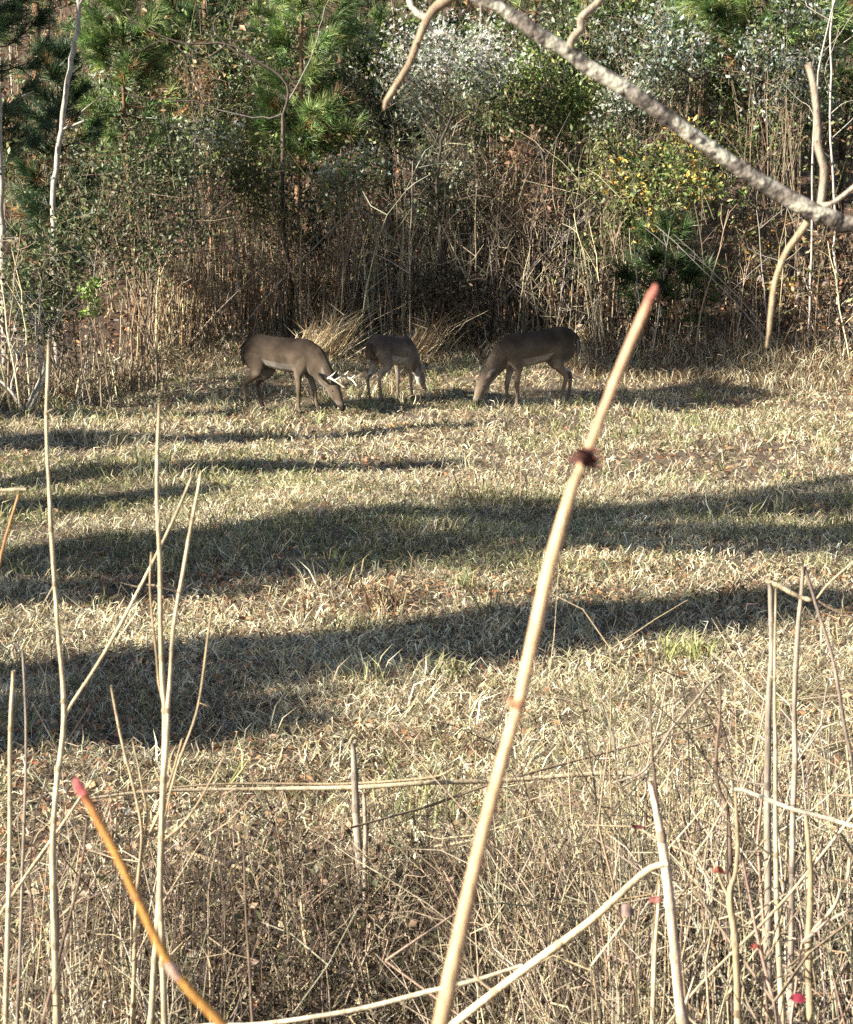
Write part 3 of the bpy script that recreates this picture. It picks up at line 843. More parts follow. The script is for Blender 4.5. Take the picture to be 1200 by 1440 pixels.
def branching(root_name, label, cat, base, dirs, seg, depth, r0, col, group=None, spread=0.55, up=0.15, mat=None, sides=5):
    """bare woody plant: stems forking again and again, one mesh per main stem"""
    root = empty(root_name, base); tag(root, label, cat, group)
    for d0 in dirs:
        mb = MB()
        def grow(p, d, L, r, k):
            n = 5
            pts = [p]
            for i in range(n):
                d = unit(d + 0.16 * rng.standard_normal(3) + np.array([0, 0, up * 0.15])); pts.append(pts[-1] + d * L / n)
            pts = np.array(pts)
            v, f = tubes(pts[None], np.linspace(r, r * 0.62, n + 1)[None], sides if r > 0.008 else 3)
            mb.add(v, f, np.array(col) * (0.8 + 0.4 * rnd()))
            if k > 0:
                for j in range(2 if rnd() < 0.7 else 3):
                    q = pts[-1] if j == 0 else pts[2 + int(rnd() * 3)]
                    dd = unit(d + spread * rng.standard_normal(3) * np.array([1, 0.7, 0.8]) + np.array([0, 0, up]))
                    grow(q, dd, L * (0.6 + 0.25 * rnd()), r * 0.6, k - 1)
        grow(np.zeros(3) + 0.03 * rng.standard_normal(3) * np.array([1, 1, 0]), unit(np.array(d0, float)), seg, r0, depth)
        mb.build('stem', mat or M_STEM, root)
    return root


b = np.array([at_x(38, 24.2), 24.2, float(zfun(at_x(38, 24.2), 24.2))])
branching('bare_bush', 'bare pale grey bush with forked twigs at the left edge', 'bush', b, [(-0.3, 0, 1), (0.25, 0, 1), (0.6, -0.1, 0.8)], 0.75, 4, 0.022, (0.40, 0.37, 0.32))
x0 = at_x(560, 36)


def trunk_tree(name, label, pts, w0, w1, col, twigs=10, mat=None, group=None):
    """slender bare trunk through photo points (px, py, Y) carried down to the ground, with side twigs"""
    P = np.array([at(*p) for p in pts])
    g = P[-1].copy(); g[2] = float(zfun(g[0], g[1])) - 0.05
    P = np.vstack([P, g])[::-1]
    root = empty(name, g); tag(root, label, 'tree', group)
    Q = poly(P, 24) - g
    Q += 0.012 * rng.standard_normal(Q.shape) * np.array([1, 1, 0])
    v, f = tubes(Q[None], np.linspace(w0, w1, 24)[None], 8)
    MB().add(v, f, np.array(col)).build('trunk', mat or M_BARK, root)
    mb = MB()
    for i in range(twigs):
        p0 = Q[6 + int(rnd() * 16)]; a = rnd() * 6.28
        d = unit(np.array([math.cos(a), 0.6 * math.sin(a), 0.5 + 0.4 * rnd()])); L = 0.5 + 1.2 * rnd()
        pts_ = [p0, p0 + d * L * 0.4 + 0.06 * rng.standard_normal(3), p0 + d * L * 0.7 + 0.1 * rng.standard_normal(3), p0 + d * L + (0, 0, 0.1)]
        v, f = tubes(poly(pts_, 8)[None], np.linspace(w1 * 0.7, 0.003, 8)[None], 4); mb.add(v, f, np.array(col) * 0.8)
    mb.build('limbs', mat or M_BARK, root)['kind'] = 'stuff'
    return root


trunk_tree('sapling_tree', 'slender pale grey trunk at the upper left', [(112, -60, 27), (108, 40, 27), (97, 100, 27), (84, 200, 27), (75, 300, 27)], 0.040, 0.032, (0.34, 0.31, 0.27), 3)
trunk_tree('sapling_tree', 'pale trunk cut by the left edge of the picture', [(-8, -60, 26.5), (-3, 120, 26.5), (2, 330, 26.5)], 0.042, 0.04, (0.34, 0.30, 0.25), 2)
trunk_tree('sapling_tree', 'thin grey trunk behind the white tufted shrub', [(672, -50, 35), (676, 60, 35), (668, 200, 35)], 0.035, 0.025, (0.17, 0.145, 0.12), 8)
trunk_tree('sapling_tree', 'thin pale stem at the right edge of the thicket', [(1172, -60, 30.5), (1168, 150, 30.5), (1178, 420, 30.5)], 0.022, 0.014, (0.42, 0.38, 0.33), 8)
trunk_tree('sapling_tree', 'thin grey stem just left of the right edge stem', [(1190, -60, 30), (1150, 120, 30.2), (1140, 400, 30.2)], 0.02, 0.012, (0.36, 0.32, 0.27), 8)
trunk_tree('sapling_tree', 'dark leaning stem in the middle of the thicket', [(640, 150, 31.2), (616, 230, 31.2), (620, 360, 31.2)], 0.03, 0.02, (0.06, 0.05, 0.04), 10)
trunk_tree('sapling_tree', 'thin twin of the dark trunk at right', [(1040, 130, 32.4), (1078, 300, 32.4), (1085, 430, 32.4)], 0.03, 0.02, (0.12, 0.08, 0.06), 8)

# sweeping bare dark limbs at upper left belong to one leaning bare tree
P0 = np.array([at_x(405, 32.4), 32.4, 0]); P0[2] = float(zfun(P0[0], P0[1])) - 0.05
root = empty('leaning_bare_tree', P0); tag(root, 'bare tree with dark limbs sweeping left across the upper left', 'tree')
def limb(pts, r0, r1, col=(0.085, 0.065, 0.055), name='limb', Y=32.4):
    P = np.array([at(p[0], p[1], Y) for p in pts]) - P0
    Q = poly(P, 18) + 0.012 * rng.standard_normal((18, 3))
    v, f = tubes(Q[None], np.linspace(r0, r1, 18)[None], 6)
    MB().add(v, f, np.array(col)).build(name, M_BARK, root)
tr = np.array([[0, 0, 0], [0.1, 0, 0.9], [-0.05, 0, 2.0]])
pt = at(398, 160, 32.4) - P0
v, f = tubes(poly(np.vstack([tr, pt]), 16)[None], np.linspace(0.05, 0.028, 16)[None], 8)
MB().add(v, f, (0.10, 0.075, 0.06)).build('trunk', M_BARK, root)
limb([(398, 160), (375, 165), (330, 160), (290, 145), (275, 110), (270, 70)], 0.016, 0.006, (0.15, 0.13, 0.115))
limb([(398, 160), (405, 120), (370, 90), (320, 62), (250, 58), (190, 30), (170, 5)], 0.026, 0.01)
limb([(370, 90), (330, 70), (300, 40), (320, 5), (340, -40)], 0.018, 0.008)
limb([(320, 62), (280, 85), (240, 60), (180, 70)], 0.014, 0.006)
limb([(398, 160), (418, 120), (440, 75), (452, 30), (470, -30)], 0.015, 0.006, (0.25, 0.22, 0.19))
limb([(290, 145), (240, 140), (190, 135), (140, 115)], 0.013, 0.006)

# ------------------------------------------------------------------ thicket: uncountable stems and dead leaves
STEM_PAL = [(0.075, 0.058, 0.042), (0.125, 0.095, 0.065), (0.25, 0.205, 0.14), (0.46, 0.39, 0.27), (0.19, 0.165, 0.135), (0.05, 0.038, 0.03)]


def stem_set(x, y, h, r, lean, col, twigs, name, label, K=6, bow=0.12):
    n = len(x)
    B = np.stack([x, y, zfun(x, y) - 0.03], 1)
    az = rnd(n) * 6.283
    s = np.linspace(0, 1, K)
    dx = lean * np.cos(az); dy = lean * np.sin(az)
    wob = np.cumsum(rng.standard_normal((n, K, 2)) * 0.05, 1) * h[:, None, None] * 0.35 * (s[None, :, None])
    P = np.zeros((n, K, 3))
    P[..., 0] = B[:, None, 0] + h[:, None] * (dx[:, None] * s ** 1.3) + wob[..., 0]
    P[..., 1] = B[:, None, 1] + h[:, None] * (dy[:, None] * s ** 1.3) + wob[..., 1]
    P[..., 2] = B[:, None, 2] + h[:, None] * (s - 0.5 * lean[:, None] ** 2 * s ** 2)
    v, f = tubes(P, r[:, None] * (1 - 0.65 * s), 3)
    mb = MB().add(v, f, rep(col, K * 3))
    if twigs:
        m = n * twigs
        i = rng.integers(0, n, m); k = rng.integers(2, K, m)
        p0 = P[i, k]; a = rnd(m) * 6.283; L = h[i] * (0.10 + 0.22 * rnd(m))
        d = unit(np.stack([np.cos(a), np.sin(a), 0.7 + 0.6 * rng.standard_normal(m)], 1)) * L[:, None]
        Q = np.stack([p0, p0 + 0.5 * d + 0.07 * L[:, None] * rng.standard_normal((m, 3)), p0 + d + 0.09 * L[:, None] * rng.standard_normal((m, 3))], 1)
        v, f = tubes(Q, (r[i] * 0.55)[:, None] * np.array([1, 0.8, 0.45]), 3)
        mb.add(v, f, rep(col[i] * 0.95, 9))
    o = mb.build(name, M_STEM)
    tag(o, label, None, None, 'stuff')
    return P


def thicket_points(n, d0, d1, xr=9.0):
    x = (2 * rnd(n) - 1) * xr
    y = edge_y(x) + d0 + (d1 - d0) * rnd(n) ** 1.4
    return x, y


x, y = thicket_points(1300, 0.0, 3.0)
hm = (0.55 + 0.8 * smooth(0, 1.6, y - edge_y(x)) + 0.7 * vnoise(x, y, 0.6, 31)) * np.interp(x, [-9, -4, -2.5, 1.5, 2.6, 9], [0.45, 0.5, 0.9, 1.0, 0.75, 0.75])
stem_set(x, y, hm * (0.6 + 0.7 * rnd(1300)), 0.006 + 0.008 * rnd(1300), 0.32 * np.abs(rng.standard_normal(1300)), pick(STEM_PAL, 1300, 0.2, [4, 4, 3, 3, 3, 3]), 1, 'thicket_stems', 'dense mass of dry brown weed stems along the wood edge')
xx = (rnd(420) * 310 + 215 - 600) / FPX * 30.5; yy = edge_y(xx) + 0.2 + 1.4 * rnd(420)
stem_set(xx, yy, 0.9 + 1.0 * rnd(420), 0.007 + 0.008 * rnd(420), 0.14 * np.abs(rng.standard_normal(420)), pick([(0.52, 0.44, 0.28), (0.40, 0.31, 0.18), (0.26, 0.17, 0.10), (0.16, 0.10, 0.06)], 420), 2, 'tan_thicket_stems', 'upright tan dead stems left of centre')
xx = (rnd(380) * 480 + 470 - 600) / FPX * 32.0; yy = 31.2 + 2.5 * rnd(380)
stem_set(xx, yy, 1.6 + 2.0 * rnd(380), 0.008 + 0.010 * rnd(380), 0.30 * np.abs(rng.standard_normal(380)), pick(STEM_PAL, 380, 0.2), 4, 'brown_sapling_stems', 'tall reddish brown sapling stems right of centre', K=8)
xx = (2 * rnd(420) - 1) * 13; yy = 35 + 14 * rnd(420)
stem_set(xx, yy, 2.0 + 3.5 * rnd(420), 0.010 + 0.016 * rnd(420), 0.25 * np.abs(rng.standard_normal(420)), pick(STEM_PAL, 420, 0.2), 4, 'hillside_stems', 'bare undergrowth stems up the wooded hillside', K=8)


def thicket_leaves(n, x, y, zlo, zhi, size, pal, name, label):
    C = np.stack([x, y, zfun(x, y) + zlo + (zhi - zlo) * rnd(n) ** 1.3], 1)
    k = vnoise(C[:, 0] * 1.0 + C[:, 2] * 0.3, C[:, 2] * 1.3 + C[:, 1] * 0.5, 1.1, 41) > 0.36
    C = C[k]; n = len(C)
    v, f = leaves(C, size * (0.5 + rnd(n)), 0.5)
    tag(MB().add(v, f, rep(pick(pal, n, 0.25), 4)).build(name, M_LEAF), label, None, None, 'stuff')


x, y = thicket_points(9000, 0.0, 3.0)
thicket_leaves(9000, x, y, 0.0, 1.3, 0.085, [(0.15, 0.10, 0.06), (0.10, 0.065, 0.04), (0.36, 0.27, 0.17), (0.06, 0.04, 0.028), (0.24, 0.12, 0.055)], 'thicket_dead_leaves', 'dead brown leaves hanging through the thicket')
x, y = thicket_points(7000, 0.6, 4.5)
thicket_leaves(7000, x, y, 1.0, 3.6, 0.085, [(0.11, 0.13, 0.05), (0.20, 0.20, 0.085), (0.16, 0.10, 0.06), (0.06, 0.075, 0.03)], 'thicket_green_leaves', 'small olive leaves scattered high in the thicket')
x = (2 * rnd(9000) - 1) * 12; y = 36 + 14 * rnd(9000)
thicket_leaves(9000, x, y, 0.2, 5.0, 0.15, [(0.09, 0.12, 0.04), (0.13, 0.15, 0.055), (0.30, 0.17, 0.08), (0.06, 0.08, 0.035)], 'hillside_leaves', 'mixed green and brown leaves of the hillside undergrowth')

# taller rank grass at the foot of the thicket
n = 26000
x = (2 * rnd(n) - 1) * 8; y = edge_y(x) - 1.6 + 2.6 * rnd(n) ** 0.8
B = np.stack([x, y, zfun(x, y) - 0.01], 1)
L = 0.22 + 0.35 * rnd(n) * smooth(-1.4, 0.6, y - edge_y(x))
v, f = ribbons(B, rnd(n) * 6.283, L, L * (0.4 + 0.4 * rnd(n)), 0.007 + 0.006 * rnd(n), 0.2 * rng.standard_normal(n), np.where(rnd(n) < 0.3, 0.8, 0.1 * rnd(n)))
tag(MB().add(v, f, rep(pick(STRAW + BROWN, n, 0.25), 5)).build('rank_grass', M_GRASS), 'taller rank dead grass at the foot of the thicket', None, None, 'stuff')

# single stems that stand out in front of the thicket
variants = []
for k in range(10):
    mb = MB(); h = 1.5 + 0.9 * rnd()
    s = np.linspace(0, 1, 9)
    le = 0.25 * rng.standard_normal()
    P = np.stack([le * h * s ** 1.4 + 0.03 * np.cumsum(rng.standard_normal(9)) * s, 0.1 * rng.standard_normal() * h * s, h * s], 1)
    c = pick([(0.52, 0.44, 0.29), (0.40, 0.33, 0.21), (0.30, 0.23, 0.15), (0.28, 0.25, 0.21), (0.16, 0.12, 0.08)], 1)[0]
    v, f = tubes(P[None], (0.013 * (1 - 0.6 * s))[None], 5); mb.add(v, f, c)
    for j in range(4):
        p0 = P[3 + int(rnd() * 5)]; d = unit(np.array([rng.standard_normal(), 0.5 * rng.standard_normal(), 0.9])) * (0.15 + 0.3 * rnd())
        v, f = tubes(np.array([[p0, p0 + d * 0.5 + 0.02 * rng.standard_normal(3), p0 + d]]), [[0.006, 0.005, 0.003]], 4); mb.add(v, f, c * 0.9)
    variants.append(mb.mesh('dry_weed', M_STEM))
for i in range(150):
    px = (1200 * rnd()) if rnd() < 0.4 else 230 + 620 * rnd(); Y = float(edge_y((px - 600) / FPX * 30)) + 0.1 + 0.7 * rnd()
    x = at_x(px, Y)
    o = bpy.data.objects.new('dry_weed', variants[i % 10]); COL.objects.link(o)
    o.location = (x, Y, float(zfun(x, Y)) - 0.02); o.rotation_euler = (0, 0, float(rnd()) * 0.9 - 0.45 + (math.pi if rnd() < 0.5 else 0)); s = 0.6 + 0.6 * float(rnd()); o.scale = (s, s, s)
    tag(o, 'dry pale weed stem standing at the front of the thicket', 'weed stem', 'dry weed stems at the front of the thicket')

# leaning heap of bright dead grass behind the left deer, dead clumps, green tufts
def tuft(name, label, cat, g, n, L, spread, pal, w=0.008, lean=(0, 0), group=None, lie=0.1):
    B = np.zeros((n, 3)); B[:, :2] = spread * rng.standard_normal((n, 2))
    az = rnd(n) * 6.283
    l = L * (0.5 + 0.7 * rnd(n))
    v, f = ribbons(B, az, l, l * (0.35 + 0.4 * rnd(n)), w * (0.6 + 0.8 * rnd(n)), 0.15 * rng.standard_normal(n), lie * rnd(n))
    v[:, 0] += lean[0] * v[:, 2]; v[:, 1] += lean[1] * v[:, 2]
    o = MB().add(v, f, rep(pick(pal, n, 0.2), 5)).build(name, M_GRASS)
    o.location = g - np.array([0, 0, 0.01])
    tag(o, label, cat, group)
    return o


PALE = [(0.62, 0.50, 0.31), (0.52, 0.40, 0.24), (0.70, 0.60, 0.42)]
g = np.array([at_x(440, 30.2), 30.2, float(zfun(at_x(440, 30.2), 30.2))]); tuft('dead_grass_clump', 'bright tan dead grass clump leaning right behind the left deer', 'grass clump', g, 240, 0.85, 0.20, PALE, 0.012, (0.7, 0))
g = np.array([at_x(575, 30.3), 30.3, float(zfun(at_x(575, 30.3), 30.3))]); tuft('dead_grass_clump', 'tan fallen grass arching over the dark hollow behind the middle deer', 'grass clump', g, 260, 0.8, 0.18, PALE + BROWN, 0.010, (0.7, 0))
g = gpt(290, 500); tuft('dead_grass_clump', 'sunlit straw grass patch behind the tail of the left deer', 'grass clump', g, 700, 0.30, 0.38, PALE, 0.010)
g = gpt(548, 858); tuft('dead_grass_clump', 'splayed clump of dead grass in the shadow at mid field', 'grass clump', g, 90, 0.24, 0.06, BROWN + BROWN + PALE, 0.007, (0.1, 0), lie=1.6)
g = gpt(965, 925); tuft('grass_tuft', 'bright yellow green grass tuft in the sun right of the cane', 'grass tuft', g, 130, 0.14, 0.07, [(0.34, 0.36, 0.13), (0.42, 0.41, 0.19)], 0.006, group='green grass tufts')
g = gpt(622, 955); tuft('grass_tuft', 'green grass tuft just below the lower shadow left of the cane', 'grass tuft', g, 110, 0.13, 0.07, GREEN, 0.006, group='green grass tufts')
g = gpt(1110, 995); tuft('grass_tuft', 'small green grass tuft between the tall right hand stalks', 'grass tuft', g, 70, 0.10, 0.05, GREEN, 0.006, group='green grass tufts')
g = gpt(500, 885); tuft('grass_tuft', 'green grass tuft on the sunlit strip between the two shadows', 'grass tuft', g, 90, 0.12, 0.08, GREEN, 0.006, group='green grass tufts')
g = gpt(690, 700); tuft('weed_clump', 'sparse dark upright weeds at the far edge of the long shadow', 'weed', g, 34, 0.42, 0.16, [(0.16, 0.11, 0.07), (0.25, 0.18, 0.11)], 0.007)

# ------------------------------------------------------------------ bare tree whose lichened branch crosses the upper right
BY = 2.2
TB = np.array([1.25, 2.35, 0.0]); TB[2] = float(zfun(TB[0], TB[1])) - 0.03
root = empty('lichened_tree', TB); tag(root, 'bare tree whose pale lichened branch slants across the upper right', 'tree')
def twig(pts, w, name, mat, col=(0.5, 0.44, 0.36), parent=None, n=None, jit=0.0012, Y=None, tail=None):
    """pts: photo points (px, py[, Y]); w: widths in photo pixels"""
    P = np.array([at(p[0], p[1], p[2] if len(p) > 2 else (Y or BY)) for p in pts])
    wd = np.array([0.5 * wi * np.linalg.norm(p - (0, 0, CAM_H)) / FPX for wi, p in zip(w, P)])
    if tail is not None:
        seg = np.mean(np.linalg.norm(np.diff(P, axis=0), axis=1)); m = max(1, int(np.linalg.norm(tail - P[-1]) / seg))
        d0 = unit(P[-1] - P[-2]) * np.linalg.norm(tail - P[-1]); u = np.linspace(0, 1, m + 1)[1:, None]
        ex = P[-1] + d0 * (u - u * u) * 0.8 + (tail - P[-1]) * (u * u + (u - u * u) * 0.2 * 1.0 + (u - u * u) * 0.0)
        ex[-1] = tail
        P = np.vstack([P, ex]); wd = np.append(wd, np.full(m, wd[-1] * 1.1))
    n = n or 6 * len(P)
    Q = poly(P, n); rr = np.interp(np.linspace(0, 1, n), np.linspace(0, 1, len(wd)), wd)
    kx = np.linspace(0, 1, max(4, n // 4)); tt = np.linspace(0, 1, n)
    Q = Q + np.stack([np.interp(tt, kx, jit * rng.standard_normal(len(kx))) for _ in range(3)], 1)
    rr = rr * (1 + np.interp(tt, kx, 0.05 * rng.standard_normal(len(kx))))
    v, f = tubes(Q[None], rr[None], 10, cap=True)
    return v, f, Q, rr
v, f, Q, rr = twig([(560, -70), (645, -14), (700, 10), (800, 76), (870, 122), (985, 200), (1060, 250), (1150, 300), (1200, 318), (1290, 322)], [15, 17, 18, 21, 22, 21, 21, 24, 26, 32], 'b', None, n=90, jit=0.002)
for kp in ((985, 196), (1000, 208), (940, 166), (800, 78), (870, 118), (1150, 298), (720, 22)):
    i = int(np.argmin(np.linalg.norm(Q - at(kp[0], kp[1], BY), axis=1))); c = Q[i]
    d = unit(np.array([0.3 * rng.standard_normal(), -0.5, 0.8 * rng.standard_normal()]))
    kv, kf = tubes(np.array([[c, c + d * rr[i] * 0.9, c + d * rr[i] * 1.25]]), [[rr[i] * 0.9, rr[i] * 0.55, rr[i] * 0.25]], 8, cap=True)
    v, f = np.vstack([v, kv]), np.vstack([f, kf + len(v)])
end = Q[-1]
ext = poly([end, end + (0.16, 0.03, -0.06), TB + (0.0, 0, 1.35)], 14); v2, f2 = tubes(ext[None], np.linspace(rr[-1], 0.035, 14)[None], 10)
MB().add(v, f, (.4, .4, .4)).add(v2, f2, (.4, .4, .4)).build('branch', M_LICHEN, root)
tk = poly([(0, 0, 0), (0.03, 0, 0.6), (0.0, 0, 1.35), (0.06, 0.02, 2.4), (0.02, 0.05, 3.6)], 30)
v, f = tubes(tk[None], np.linspace(0.075, 0.02, 30)[None], 12); MB().add(v, f, (.4, .4, .4)).build('trunk', M_LICHEN, root)
PALEBARK = (0.33, 0.265, 0.20)
for pts, w, col in (([(1152, 296), (1158, 250), (1155, 200), (1146, 130), (1139, 92)], [15, 15, 14, 13, 13], PALEBARK),
                    ([(1136, 308), (1112, 345), (1092, 400), (1083, 450), (1080, 490)], [15, 13, 11, 10, 6], (0.33, 0.25, 0.16)),
                    ([(1148, 292), (1172, 284), (1196, 268), (1230, 240)], [9, 9, 8, 6], (0.40, 0.33, 0.26)),
                    ([(800, 72), (806, 52), (822, 26), (845, -10), (860, -60)], [15, 14, 14, 13, 10], PALEBARK),
                    ([(645, -14), (622, 6), (598, 36), (575, 85), (552, 130), (540, 154)], [22, 20, 16, 13, 12, 7], (0.30, 0.22, 0.15)),
                    ([(599, 28), (585, 10), (570, -8), (548, -50)], [13, 11, 11, 9], (0.58, 0.50, 0.40)),
                    ([(600, 34), (618, 48), (642, 52)], [9, 7, 3], (0.62, 0.54, 0.42))):
    v, f, Q, rr = twig(pts, [q * 0.74 for q in w], 't', None, jit=0.0022)
    tv, tf, tc_ = [v], [f], len(v)
    for q_ in range(3):                                   # short broken spurs
        i = int(rnd() * (len(rr) - 6)) + 3; d = unit(rng.standard_normal(3))
        kv, kf = tubes(np.array([[Q[i], Q[i] + d * rr[i] * 1.5, Q[i] + d * rr[i] * 2.2]]), [[rr[i] * 0.7, rr[i] * 0.4, rr[i] * 0.15]], 6, cap=True)
        tv.append(kv); tf.append(kf + tc_); tc_ += len(kv)
    MB().add(np.vstack(tv), np.vstack(tf), col).build('twig', M_TWIG, root)
for ch in root.children:
    if ch.name.startswith(('branch', 'twig')):
        me = ch.data; k = len(me.vertices); co = np.empty(k * 3, np.float32); me.vertices.foreach_get('co', co)
        me.vertices.foreach_set('co', (co.reshape(-1, 3) - TB.astype(np.float32)).ravel()); me.update()

# ------------------------------------------------------------------ foreground canes, stalks and sticks
def stalk(name, label, stems, cat='stalk', group=None, mat=None, ground_tail=True, wide=0.78):
    """stems: list of (points (px,py), widths px, colour, Y, part name). The first stem runs down into the ground."""
    root = None
    for i, (pts, w, col, Y, pname) in enumerate(stems):
        P = [at(p[0], p[1], p[2] if len(p) > 2 else Y) for p in pts]
        tail = None
        if i == 0 and ground_tail:
            e = P[-1]; dlt = e - P[-2]
            run = min(0.25, abs(e[2]) * 0.2)
            gx = e[0] + (dlt[0] / max(1e-3, abs(dlt[2]))) * e[2] * 0.5; gy = e[1]
            gx = float(np.clip(gx, e[0] - 0.3, e[0] + 0.3))
            tail = np.array([gx, gy, float(zfun(gx, gy)) - 0.02])
        v, f, Q, rr = twig([(p[0], p[1], p[2] if len(p) > 2 else Y) for p in pts], [q * wide for q in w], 's', None, tail=tail, jit=0.0009 * Y / 3)
        if root is None:
            base = tail if tail is not None else Q[-1]
            root = empty(name, base); tag(root, label, cat, group); RB = base
        # slightly darker towards the root, pale towards the tip: weathering of the stem itself
        kk = len(rr); cc = np.repeat((np.array(col)[None] * (1 + 0.10 * rng.standard_normal((kk, 1)))), 10, 0)
        arc = np.concatenate([[0], np.cumsum(np.linalg.norm(np.diff(Q, axis=0), axis=1))])
        blot = np.interp(arc, np.arange(0, arc[-1] + 0.1, 0.07), 0.62 + 0.5 * rnd(len(np.arange(0, arc[-1] + 0.1, 0.07))))
        cc = cc * np.repeat(blot, 10)[:, None]
        mb = MB().add(v - RB, f, np.clip(cc, 0.01, 0.9))
        for a_ in np.arange(0.05 + 0.05 * rnd(), arc[-1], 0.10):          # leaf-scar nodes with small spurs
            i_ = min(int(np.searchsorted(arc, a_)), len(Q) - 2); ax = unit(Q[i_ + 1] - Q[i_ - 1]); r_ = rr[i_]
            kv, kf = tubes(np.array([[Q[i_] - ax * r_ * 1.6, Q[i_], Q[i_] + ax * r_ * 1.6]]), [[r_ * 0.95, r_ * 1.28, r_ * 0.95]], 8); mb.add(kv - RB, kf, np.array(col) * (0.45 + 0.4 * rnd()))
            if rnd() < 0.45:
                d = unit(rng.standard_normal(3) - 0.6 * ax); kv, kf = tubes(np.array([[Q[i_], Q[i_] + d * r_ * 3, Q[i_] + d * r_ * (5 + 9 * rnd()) + 0.004 * rng.standard_normal(3)]]), [[r_ * 0.4, r_ * 0.3, r_ * 0.12]], 4); mb.add(kv - RB, kf, np.array(col) * (0.5 + 0.6 * rnd()))
        mb.build(pname, mat or M_STEM, root)
    return root


TANP = (0.52, 0.42, 0.28); TAN = (0.42, 0.32, 0.20); GREYS = (0.30, 0.25, 0.20); DKS = (0.17, 0.12, 0.09); RED = (0.42, 0.10, 0.06)
G_L = 'tall dry stalks at the left'; G_R = 'tall dry stalks at the right'
stalk('weed_stalk', 'tallest pale stalk near the left edge with one slanting side branch', [
    ([(68, 478), (66, 640), (72, 760), (81, 880), (88, 960), (89, 1020), (77, 1130), (75, 1250), (80, 1440)], [6, 7, 8, 8, 8, 9, 10, 11, 13], TANP, 3.2, 'stem'),
    ([(269, 670), (240, 740), (190, 840), (140, 930), (95, 1000), (89, 1018)], [5, 6, 6, 6, 6, 5], TANP, 3.2, 'side_branch')], group=G_L)
stalk('weed_stalk', 'straight pale stalk topping out beside the left deer', [
    ([(223, 566), (222, 680), (225, 800), (229, 950), (232, 1010), (228, 1150), (221, 1300), (214, 1440)], [6, 7, 8, 9, 10, 11, 11, 12], TANP, 3.0, 'stem'),
    ([(213, 775), (214, 850), (222, 940), (229, 985)], [3, 4, 4, 4], TAN, 3.0, 'side_branch')], group=G_L)
stalk('weed_stalk', 'pale stalk curving away to the right of the straight left stalk', [
    ([(283, 664), (263, 770), (246, 880), (239, 970), (234, 1040), (228, 1150), (226, 1250), (233, 1440)], [5, 7, 7, 8, 9, 10, 10, 11], TANP, 2.95, 'stem'),
    ([(300, 842), (290, 920), (277, 1000), (252, 1070), (238, 1120), (231, 1150)], [3, 4, 4, 4, 4, 4], TAN, 2.95, 'side_branch'),
    ([(316, 1064), (285, 1120), (255, 1160), (229, 1182)], [3, 4, 5, 5], TAN, 2.95, 'side_branch')], group=G_L)
stalk('weed_stalk', 'forked thin tan stalk left of the orange cane', [
    ([(155, 965), (171, 1040), (190, 1120), (200, 1180), (192, 1270), (187, 1440)], [4, 5, 5, 7, 7, 9], TAN, 3.4, 'stem'),
    ([(257, 1040), (238, 1100), (215, 1160), (200, 1190)], [4, 4, 5, 5], TAN, 3.4, 'side_branch'),
    ([(186, 1040), (198, 1100), (208, 1150), (202, 1182)], [3, 3, 4, 4], TAN, 3.4, 'side_branch')], group=G_L)
stalk('weed_stalk', 'short pale stalk against the left edge', [([(18, 943), (14, 1040), (14, 1200), (8, 1440)], [6, 7, 8, 9], TANP, 3.1, 'stem')], group=G_L)
stalk('weed_stalk', 'thin greyish stalk beside the left edge stalk', [([(33, 912), (36, 1040), (31, 1250), (25, 1440)], [4, 5, 6, 7], GREYS, 3.3, 'stem')], group=G_L)
stalk('weed_stalk', 'leaning white stalk crossing behind the orange cane tip', [([(128, 1098), (80, 1170), (20, 1256), (-30, 1340)], [4, 5, 5, 6], TANP, 3.3, 'stem')], group=G_L)
stalk('weed_stalk', 'dark thin leaning stalk under the orange cane', [([(124, 1150), (112, 1230), (88, 1330), (60, 1440)], [4, 5, 6, 7], DKS, 3.3, 'stem'),
    ([(170, 1240), (130, 1262), (106, 1270)], [2, 3, 4], DKS, 3.3, 'side_branch')], group=G_L)
stalk('weed_stalk', 'orange twig pair at the left edge beside the first field shadow', [([(26, 695), (16, 725), (5, 770), (-12, 850)], [4, 5, 6, 6], (0.45, 0.25, 0.12), 3.0, 'stem'), ([(38, 687), (18, 689), (-20, 690)], [5, 6, 6], TANP, 3.0, 'side_branch')], group=G_L)
stalk('weed_stalk', 'brown knotty stalk at lower left', [([(70, 1180), (78, 1280), (78, 1360), (82, 1440)], [8, 10, 12, 14], (0.36, 0.24, 0.17), 3.6, 'stem')], group=G_L)
stalk('weed_stalk', 'thin twig stalk right of the orange cane', [([(342, 1180), (347, 1300), (352, 1380), (356, 1440)], [3, 4, 5, 6], DKS, 3.6, 'stem')], group=G_L)
# broken pair standing at centre
g = gpt(512, 1310)
stalk('broken_stub', 'pair of short broken upright stubs below the middle of the field', [([(497, 1045), (500, 1115), (505, 1210), (508, 1296)], [9, 12, 14, 15], GREYS, float(g[1]), 'stem'), ([(513, 1115), (513, 1200), (514, 1300)], [6, 8, 10], (0.34, 0.27, 0.2), float(g[1]) - 0.03, 'stem')])
stalk('broken_stub', 'short leaning stub in the shade at bottom centre', [([(423, 1262), (430, 1330), (442, 1388)], [5, 7, 7], TAN, float(gpt(442, 1395)[1]), 'stem')])
